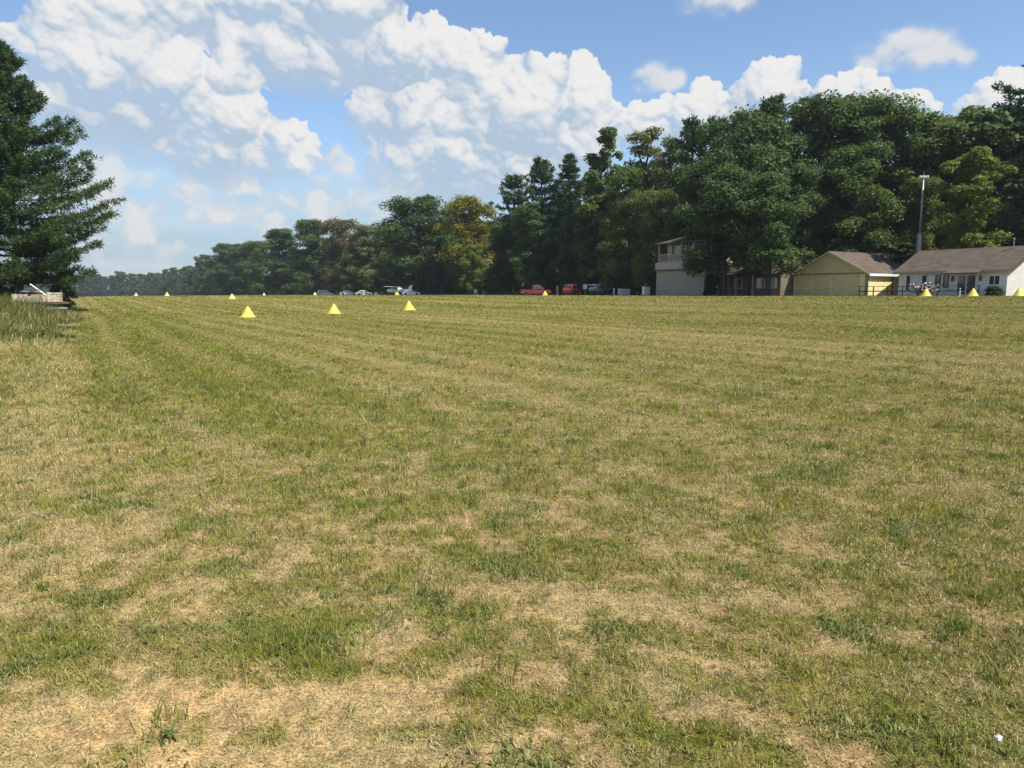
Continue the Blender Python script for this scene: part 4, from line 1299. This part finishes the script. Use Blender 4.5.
# ------------------------------------------------------------------ runway markers
def marker():
    o = thing('runway_marker', 'marker', 'marker', group='yellow runway markers standing on the field')
    prof = [(0.50, 0.035), (0.46, 0.06), (0.30, 0.32), (0.16, 0.56), (0.075, 0.70), (0.05, 0.73)]
    MB().lathe(prof, 20).build('body', M['marker_yellow'], o)
    MB().lathe([(0.56, -0.05), (0.565, 0.02), (0.54, 0.035), (0.45, 0.036)], 20).build('base', M['marker_base'], o)
    return o


mk0 = marker()
MARK = [  # column, row of the base, distance or None, label
    (247, 316.5, 50, 'bright yellow runway marker nearest the lone pine, closest of all to the viewer'),
    (333.5, 313, 55, 'bright yellow runway marker in the middle of the near row of three'),
    (409, 309, 60, 'paler yellow runway marker at the wood end of the near row of three'),
    (545, 297, 124, 'small lone yellow marker in front of the maroon pickup'),
    (926, 297, 69, 'yellow marker in front of the deck, nearest the garage'),
    (973, 297, 66, 'yellow marker in front of the sliding door of the white house'),
    (1019, 297, 63, 'yellow marker in front of the sunlit house gable'),
    (397, 296, 150, 'tiny yellow marker seen below the parked aircraft tail'),
]
for k, (px, py, Y, lab) in enumerate(MARK):
    o = mk0 if k == 0 else dup(mk0)
    o['label'] = lab
    x = spot(px, Y)
    z = min(max(gz(x, Y), height_at(py, px, Y) - 0.12), height_at(py, px, Y) + 0.10) if False else gz(x, Y)
    o.location = (x, Y, z + 0.01)
    o.rotation_euler = (0, 0, k * 0.7)
    if k == 2:
        o.rotation_euler = (R(2), R(-3), 0.4)
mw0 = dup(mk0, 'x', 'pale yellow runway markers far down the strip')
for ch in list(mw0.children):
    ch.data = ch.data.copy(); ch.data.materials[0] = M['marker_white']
MARKW = [(232, 108, 'largest of the far pale markers, straight behind the nearest yellow one'), (167, 150, 'far pale yellow marker below the dwindling treeline, second from the lone pine'),
         (136, 178, 'farthest pale yellow marker on the lone pine side of the strip'), (264, 190, 'tiny pale marker below the falling treeline, just beyond the largest pale one'),
         (315, 165, 'tiny pale marker in front of the grey van')]
for k, (px, Y, lab) in enumerate(MARKW):
    o = mw0 if k == 0 else dup(mw0)
    o['label'] = lab
    x = spot(px, Y); o.location = (x, Y, gz(x, Y) + 0.01)


# ------------------------------------------------------------------ vehicles under the trees
def wheel(parent, x, y, rad=0.34, wd=0.22):
    w = thing('wheel', None, None); w.parent = parent; w.location = (x, y, rad)
    prof = [(rad * 0.62, -wd / 2), (rad * 0.94, -wd / 2), (rad, -wd * 0.35), (rad, wd * 0.35), (rad * 0.94, wd / 2), (rad * 0.62, wd / 2)]
    t = MB().lathe(prof, 18).build('tyre', M['tyre'], w); t.rotation_euler = (PI / 2, 0, 0)
    r_ = MB().lathe([(rad * 0.6, -wd * 0.42), (rad * 0.3, -wd * 0.46), (rad * 0.3, wd * 0.46), (rad * 0.6, wd * 0.42)], 14).build('rim', M['rim'], w); r_.rotation_euler = (PI / 2, 0, 0)
    return w


def car(label, cat, name, loc, rz, mat, style='sedan'):
    """side profile lofted across with tumblehome; x forward"""
    o = thing(name, label, cat, loc, rz)
    if style == 'sedan':
        low = [(-2.2, .45), (-2.25, .75), (-2.1, .95), (-1.4, 1.0), (1.0, .98), (2.0, .85), (2.25, .68), (2.25, .40), (1.9, .25), (-1.9, .25)]
        top = [(-1.75, .97), (-1.05, 1.42), (-.6, 1.46), (.2, 1.44), (1.15, .97)]
    elif style == 'van':
        low = [(-2.35, .45), (-2.4, .9), (-2.35, 1.05), (-1.4, 1.08), (1.1, 1.06), (2.1, .95), (2.35, .75), (2.35, .42), (2.0, .28), (-2.0, .28)]
        top = [(-2.3, 1.05), (-2.15, 1.75), (-1.8, 1.84), (.35, 1.82), (1.35, 1.05)]
    else:
        low = [(-2.7, .55), (-2.72, 1.05), (-.55, 1.06), (1.2, 1.06), (2.4, 1.0), (2.6, .82), (2.6, .5), (2.2, .36), (-2.3, .36)]
        top = [(-.75, 1.05), (-.62, 1.75), (-.3, 1.82), (.55, 1.80), (1.35, 1.05)]
    hw = 0.9
    def side(poly, w):
        return [(p_[0], w, p_[1]) for p_ in poly]
    b = MB().loft([side(low, -hw + .06), side(low, -hw), side(low, hw), side(low, hw - .06)])
    b.loft([[(p_[0], (-hw + .05) + (.14 * (p_[1] - top[0][1])), p_[1]) for p_ in top], [(p_[0], (hw - .05) - (.14 * (p_[1] - top[0][1])), p_[1]) for p_ in top]])
    b.build('body', mat, o, bevel=0.05)
    # glazing just proud of the cabin
    xs0, xs1, zt_ = top[0][0], top[-1][0], top[2][1]
    zb_ = top[0][1] + 0.06
    for sgn in (-1, 1):
        w = MB(); yo = sgn * (hw - .035); yi = sgn * (hw - .12)
        mid = (xs0 + xs1) / 2
        for a, c in ((xs0 + .42, mid - .06), (mid + .06, xs1 - .38)):
            w.add([(a, yo, zb_), (c, yo, zb_), (c - (.30 if c > mid + .1 else 0), yi, zt_ - .10), (a + (.22 if a < mid - .1 else 0), yi, zt_ - .10)], [(0, 1, 2, 3)])
        w.build('side_window', M['glass'], o)
    w = MB(); a0, a1 = top[-1], top[-2]
    w.add([(a0[0] + .012 - .05, -.72, a0[1] + .06), (a0[0] + .012 - .05, .72, a0[1] + .06), (a1[0] + .06, .62, a1[1] - .06), (a1[0] + .06, -.62, a1[1] - .06)], [(0, 1, 2, 3)])
    w.build('windscreen', M['glass'], o)
    w = MB(); a0, a1 = top[0], top[1]
    w.add([(a0[0] + .02, -.70, a0[1] + .06), (a0[0] + .02, .70, a0[1] + .06), (a1[0] - .05, .60, a1[1] - .06), (a1[0] - .05, -.60, a1[1] - .06)], [(0, 1, 2, 3)])
    w.build('rear_window', M['glass'], o)
    fx, bx = max(p_[0] for p_ in low), min(p_[0] for p_ in low)
    for sgn in (-1, 1):
        MB().box(fx - .06, fx + .015, sgn * .66 - .17, sgn * .66 + .17, .62, .76).build('headlight', M['lamp_glass'], o)
        MB().box(bx - .015, bx + .06, sgn * .70 - .12, sgn * .70 + .12, .74, .92).build('tail_lamp', M['tail_red'], o)
    for xw in (fx - .85, bx + .85):
        for sgn in (-1, 1): wheel(o, xw, sgn * .82)
    if style == 'pickup':
        MB().box(-2.62, -.8, -.74, .74, 1.062, 1.075).build('bed_liner', M['shutter'], o)
    return o


def park(px, Y, rz, **kw):
    x = spot(px, Y)
    return car(loc=(x, Y, gz(x, Y)), rz=rz, **kw)


park(536, 131, 0.15, label='maroon pickup parked at the foot of the dark pines', cat='pickup', name='parked_pickup', mat=M['car_maroon'], style='pickup')
park(574, 126, 1.0, label='brick red van parked beside the maroon pickup under the trees', cat='van', name='parked_van', mat=M['car_red'], style='van')
park(325, 232, 0.2, label='dark grey van parked farthest along the wood edge', cat='van', name='parked_van', mat=M['car_grey'], style='van')
park(348, 210, 0.35, label='white car parked between the dark grey van and the cream car', cat='car', name='parked_car', mat=M['car_white'], style='sedan')
park(364, 202, 0.25, label='cream car parked next to a white one under the olive tree', cat='car', name='parked_car', mat=M['car_cream'], style='sedan')
park(411, 188, 0.2, label='white car parked beside the aircraft by the round dark tree', cat='car', name='parked_car', mat=M['car_white'], style='sedan')


# --- light aircraft
def aircraft(label, loc, rz, scale=1.0):
    o = thing('light_aircraft', label, 'aircraft', loc, rz)
    o.scale = (scale,) * 3
    def ring(x, w, h, zc, n=14):
        return [(x, w * math.cos(q), zc + h * math.sin(q)) for q in np.linspace(0, 2 * PI, n, endpoint=False)]
    MB().loft([ring(3.1, .18, .18, 1.25), ring(2.9, .42, .42, 1.25), ring(1.6, .56, .56, 1.3), ring(.6, .6, .74, 1.5), ring(-.8, .55, .68, 1.45), ring(-2.2, .3, .36, 1.4), ring(-4.4, .08, .14, 1.5)]).build('fuselage', M['car_white'], o, True)
    def foil(x0, x1, y, z, t):
        return [(x0, y, z), (x0 * .7 + x1 * .3, y, z + t), (x1, y, z + t * .2), (x0 * .5 + x1 * .5, y, z - t * .4)]
    MB().loft([foil(.75, -.45, -5.2, 2.32, .10), foil(.9, -.6, -2.2, 2.24, .17), foil(.9, -.6, 2.2, 2.24, .17), foil(.75, -.45, 5.2, 2.32, .10)]).build('wing', M['car_white'], o)
    for s in (-1, 1): MB().tube([(.2, s * .5, .95), (.15, s * 2.4, 2.2)], .05, 6).build('wing_strut', M['car_white'], o)
    MB().loft([foil(-3.7, -4.5, -1.6, 1.55, .05), foil(-3.5, -4.55, 0, 1.55, .08), foil(-3.7, -4.5, 1.6, 1.55, .05)]).build('tailplane', M['car_white'], o)
    MB().loft([[(-3.3, -.05, 1.6), (-3.3, .05, 1.6), (-4.6, .04, 1.5), (-4.6, -.04, 1.5)], [(-4.15, -.03, 2.75), (-4.15, .03, 2.75), (-4.85, .03, 2.75), (-4.85, -.03, 2.75)]]).build('fin', M['car_white'], o)
    for s in (-1, 1):
        MB().add([(1.15, s * .585, 1.55), (-.45, s * .575, 1.55), (-.35, s * .50, 1.98), (.75, s * .50, 1.98)], [(0, 1, 2, 3)]).build('cabin_window', M['glass'], o)
        MB().tube([(.1, s * .4, .95), (.1, s * 1.15, .28)], .05, 6).build('gear_leg', M['car_white'], o)
        wheel(o, .1, s * 1.2, .26, .16)
    wheel(o, 2.2, 0, .22, .14)
    MB().tube([(2.2, 0, .9), (2.2, 0, .3)], .05, 6).build('gear_leg', M['steel'], o)
    MB().add([(1.52, -.46, 1.62), (1.52, .46, 1.62), (.82, .48, 2.10), (.82, -.48, 2.10)], [(0, 1, 2, 3)]).build('windscreen', M['glass'], o)
    pr = MB(); pr.loft([[(3.16, -.95, 1.22), (3.2, -.95, 1.30), (3.19, -.95, 1.31), (3.15, -.95, 1.23)], [(3.15, 0, 1.15), (3.22, 0, 1.35), (3.20, 0, 1.36), (3.13, 0, 1.16)], [(3.15, .95, 1.28), (3.21, .95, 1.2), (3.2, .95, 1.19), (3.14, .95, 1.27)]])
    pr.build('propeller', M['tyre'], o)
    return o


x_, y_ = spot(397, 196), 196.0
aircraft('white light aircraft parked side on with its tail fin up, near the round dark tree', (x_, y_, gz(x_, y_)), PI - 0.45)
x_, y_ = spot(600, 131), 131.0
aircraft('white light aircraft parked at an angle under the trees between red van and tower', (x_, y_, gz(x_, y_)), -PI / 2 - 1.0, 0.8)


# --- a pair of white chairs, small white boxes and posts at the wood's edge
def chair(label, px, Y, rz):
    x = spot(px, Y)
    o = thing('garden_chair', label, 'chair', (x, Y, gz(x, Y)), rz, 'white garden chairs at the wood edge')
    MB().box(-.28, .28, -.28, .28, .42, .47).build('seat', M['plastic_white'], o)
    MB().prism([(.24, .45), (.28, .45), (.46, 1.05), (.42, 1.06)], 0, -.28, .28).build('backrest', M['plastic_white'], o)
    for sx in (-1, 1):
        MB().box(sx * .30 - .03, sx * .30 + .03, -.28, .32, .66, .70).build('armrest', M['plastic_white'], o)
        for sy in (-1, 1): MB().tube([(sx * .25, sy * .25, .42), (sx * .31, sy * .31, -.05)], .03, 6).build('leg', M['plastic_white'], o)
    return o


chair('white garden chair facing the strip, below the golden tree', 476, 168, 0.3).scale = (1.25,) * 3
chair('white garden chair turned sideways, the one nearer the maroon pickup', 485, 168, 1.5).scale = (1.25,) * 3


def crate_box(name, label, cat, px, Y, w, d, h, mat, lidmat, rz=0.0, legs=True):
    x = spot(px, Y)
    o = thing(name, label, cat, (x, Y, gz(x, Y)), rz)
    MB().box(-w / 2, w / 2, -d / 2, d / 2, .12, h).build('body', mat, o, bevel=0.03)
    MB().box(-w / 2 - .04, w / 2 + .04, -d / 2 - .04, d / 2 + .04, h + .002, h + .07).build('lid', lidmat, o)
    for sx in (-1, 1):
        for sy in (-1, 1): MB().box(sx * (w / 2 - .1) - .05, sx * (w / 2 - .1) + .05, sy * (d / 2 - .1) - .05, sy * (d / 2 - .1) + .05, -.1, .118).build('foot', M['steel'], o)
    return o


crate_box('storage_bin', 'small white bin standing alone between the cream car and the aircraft', 'bin', 376, 200, 0.9, 0.7, 0.8, M['plastic_white'], M['plastic_white'])
crate_box('storage_bin', 'pale grey cabinet in the shade just off the control tower', 'cabinet', 646, 100.5, 0.9, 0.6, 1.2, M['car_cream'], M['steel'], 0.4)
crate_box('storage_bin', 'long pale chest under the trees between the aircraft and the tower', 'chest', 624, 112, 1.7, 0.7, 0.95, M['car_cream'], M['plastic_white'], 0.2)
xg, yg = spot(585, 124), 124.0
sgn_ = thing('signboard', 'small blank white board on a post beside the red van', 'sign', (xg, yg, gz(xg, yg)), 0.1)
MB().box(-.05, .05, -.04, .04, -.2, 1.9).build('post', M['wood_grey'], sgn_)
MB().box(-.35, .35, -.075, -.042, 1.05, 1.85).build('board', M['plastic_white'], sgn_)
xg, yg = spot(614, 118), 118.0
pp = thing('marker_post', 'white painted post with a cap between the aircraft and the pale chest', 'post', (xg, yg, gz(xg, yg)))
MB().lathe([(.13, -.2), (.13, 1.05)], 10).build('post_shaft', M['trim_white'], pp)
MB().lathe([(.16, 1.052), (.16, 1.12), (.04, 1.2)], 10).build('cap', M['trim_white'], pp)
for px, Y, lab in ((557.5, 128, 'pale weathered stump post left of the brick red van'),):
    xg, yg = spot(px, Y), Y
    pp = thing('gate_post', lab, 'post', (xg, yg, gz(xg, yg)))
    MB().lathe([(.2, -.2), (.19, 1.6)], 10).build('post_shaft', M['wood_grey'], pp)
    MB().lathe([(.21, 1.602), (.2, 1.66)], 10).build('cap', M['wood_pale'], pp)

# ------------------------------------------------------------------ junk trailer by the lone pine
xt, yt = spot(38, 57.0), 57.0
zt_ = gz(xt, yt)
tr = thing('flat_trailer', 'rusty old flat trailer in the brush under the lone pine', 'trailer', (xt, yt, zt_), 0.12)
mb = MB()
for k in range(9): mb.box(-1.75, 1.75, -0.75 + k * .17, -0.75 + k * .17 + .155, .62, .67)
mb.build('deck', M['wood_grey'], tr)
mb = MB(); mb.box(-1.8, 1.8, -.80, -.76, .50, .66); mb.box(-1.8, 1.8, .79, .83, .50, .66); mb.box(-1.84, -1.801, -.8, .83, .5, .66); mb.box(1.801, 1.84, -.8, .83, .5, .66)
mb.tube([(-1.8, 0, .55), (-2.9, 0, .45)], .05, 6)
mb.build('frame', M['rust'], tr)
for sx in (-.35, .45):
    for sy in (-.95, .98): wheel(tr, sx, sy, .33, .18)


def on_tr(a, b, h):
    c, s = math.cos(.12), math.sin(.12)
    return (xt + a * c - b * s, yt + a * s + b * c, zt_ + h)


def slat_crate(label, a, b, w, d, h, rz, base=.672, mat='wood_pale'):
    o = thing('slat_crate', label, 'crate', on_tr(a, b, base), .12 + rz, 'pale crates on the junk trailer')
    n = 4
    mb = MB()
    for k in range(n):
        z0, z1 = h * k / n + .01, h * (k + .8) / n + .01
        mb.box(-w / 2, w / 2, -d / 2, -d / 2 + .03, z0, z1); mb.box(-w / 2, w / 2, d / 2 - .03, d / 2, z0, z1)
        mb.box(-w / 2, -w / 2 + .03, -d / 2 + .03, d / 2 - .03, z0, z1); mb.box(w / 2 - .03, w / 2, -d / 2 + .03, d / 2 - .03, z0, z1)
    mb.build('slats', M[mat], o)
    for sx in (-1, 1):
        for sy in (-1, 1):
            MB().box(sx * (w / 2 + .012) - .03, sx * (w / 2 + .012) + .03, sy * (d / 2 + .012) - .03, sy * (d / 2 + .012) + .03, 0.003, h + .03).build('corner_post', M['wood_grey'], o)
    MB().box(-w / 2 + .03, w / 2 - .03, -d / 2 + .03, d / 2 - .03, h * .80, h * .86).build('contents', M['tarp'], o)


slat_crate('pale slatted crate at the hitch end of the junk trailer', -1.15, -.1, .95, .9, .58, .24)
slat_crate('pale slatted crate in the middle of the junk trailer', -.05, 0, 1.0, .95, .46, -.2)
slat_crate('tallest pale crate at the tail end of the junk trailer', 1.2, -.05, .85, .9, .72, .32)
pk = thing('white_plank', 'long white plank leaning across the crates of the junk trailer', 'plank', on_tr(.35, -.55, 1.55), .12)
pk.rotation_euler = (0, R(38), .12)
MB().box(-.75, .75, -.08, .08, -.02, .02).build('board', M['plastic_white'], pk)
MB().box(-.1, .1, -.085, .085, .022, .03).build('cleat', M['wood_grey'], pk)
bd = thing('white_board', 'white sheet lying in the grass at the foot of the junk trailer', 'board', (spot(52, 53), 53, gz(spot(52, 53), 53) + .42), .1)
MB().box(-.8, .8, -.35, .35, 0, .04).build('panel', M['plastic_white'], bd)
for sx in (-.5, .5): MB().box(sx - .06, sx + .06, -.3, .3, -.45, -.002).build('bearer', M['wood_grey'], bd)
tp = thing('tarp_bundle', 'dark tarpaulin bundle heaped on top of the trailer crates', 'bundle', on_tr(-.5, .05, 1.27), .3)
mb = MB()
gg = np.random.default_rng(3)
rings = []
for k, (rr, zz) in enumerate(((.6, -.03), (.68, .08), (.55, .24), (.35, .36), (.12, .42))):
    rings.append([(rr * math.cos(q) * gg.uniform(.85, 1.15) * 1.2, rr * math.sin(q) * gg.uniform(.8, 1.1) * .7, zz + gg.uniform(-.03, .04)) for q in np.linspace(0, 2 * PI, 14, endpoint=False)])
mb.loft(rings).build('sheet', M['tarp'], tp)
MB().tube([(-.75, -.1, .10), (-.3, -.5, .17), (.3, -.5, .17), (.78, -.1, .1)], .02, 6).build('cord', M['wood_pale'], tp)

# ------------------------------------------------------------------ a scrap of paper in the near turf
xl, yl = hit(997, 748)
gg = np.random.default_rng(12)
rings = []
for k, zz in enumerate(np.linspace(-.006, .016, 5)):
    rr = .014 * math.sin(PI * (k + .6) / 5.2)
    rings.append([(rr * math.cos(q) * gg.uniform(.6, 1.3), rr * math.sin(q) * gg.uniform(.6, 1.2), zz + gg.uniform(-.004, .004)) for q in np.linspace(0, 2 * PI, 9, endpoint=False)])
o = MB().loft(rings).build('paper_scrap', M['paper'])
o.location = (xl, yl, gz(xl, yl) + .035)
tag(o, 'tiny crumpled white scrap of paper lying in the nearest turf', 'litter')

# ------------------------------------------------------------------ haze
HAZE = 0.00016
if HAZE:
    m, hnt = new_mat('haze_air')
    out = node(hnt, 'ShaderNodeOutputMaterial')
    pvn = node(hnt, 'ShaderNodeVolumePrincipled')
    pvn.inputs['Color'].default_value = (0.80, 0.88, 0.97, 1)
    pvn.inputs['Density'].default_value = HAZE
    pvn.inputs['Anisotropy'].default_value = 0.2
    hnt.links.new(pvn.outputs[0], out.inputs['Volume'])
    hz_ = MB().box(-2800, 2800, -2800, 2800, -14, 45).build('haze', m)
    tag(hz_, 'faint blue summer haze over the field', 'haze', kind='stuff')

# ------------------------------------------------------------------ render settings
scene.view_settings.view_transform = 'Standard'
scene.view_settings.look = 'None'
scene.view_settings.exposure = EXPO
scene.view_settings.gamma = 1.0
scene.view_settings.use_curve_mapping = False
scene.render.engine = 'CYCLES'
cy = scene.cycles
cy.use_denoising = True
cy.max_bounces = 6
cy.diffuse_bounces = 4
cy.glossy_bounces = 2
cy.transmission_bounces = 4
cy.transparent_max_bounces = 6
cy.volume_bounces = 0
cy.caustics_reflective = cy.caustics_refractive = False
cy.use_adaptive_sampling = True
cy.adaptive_threshold = 0.02
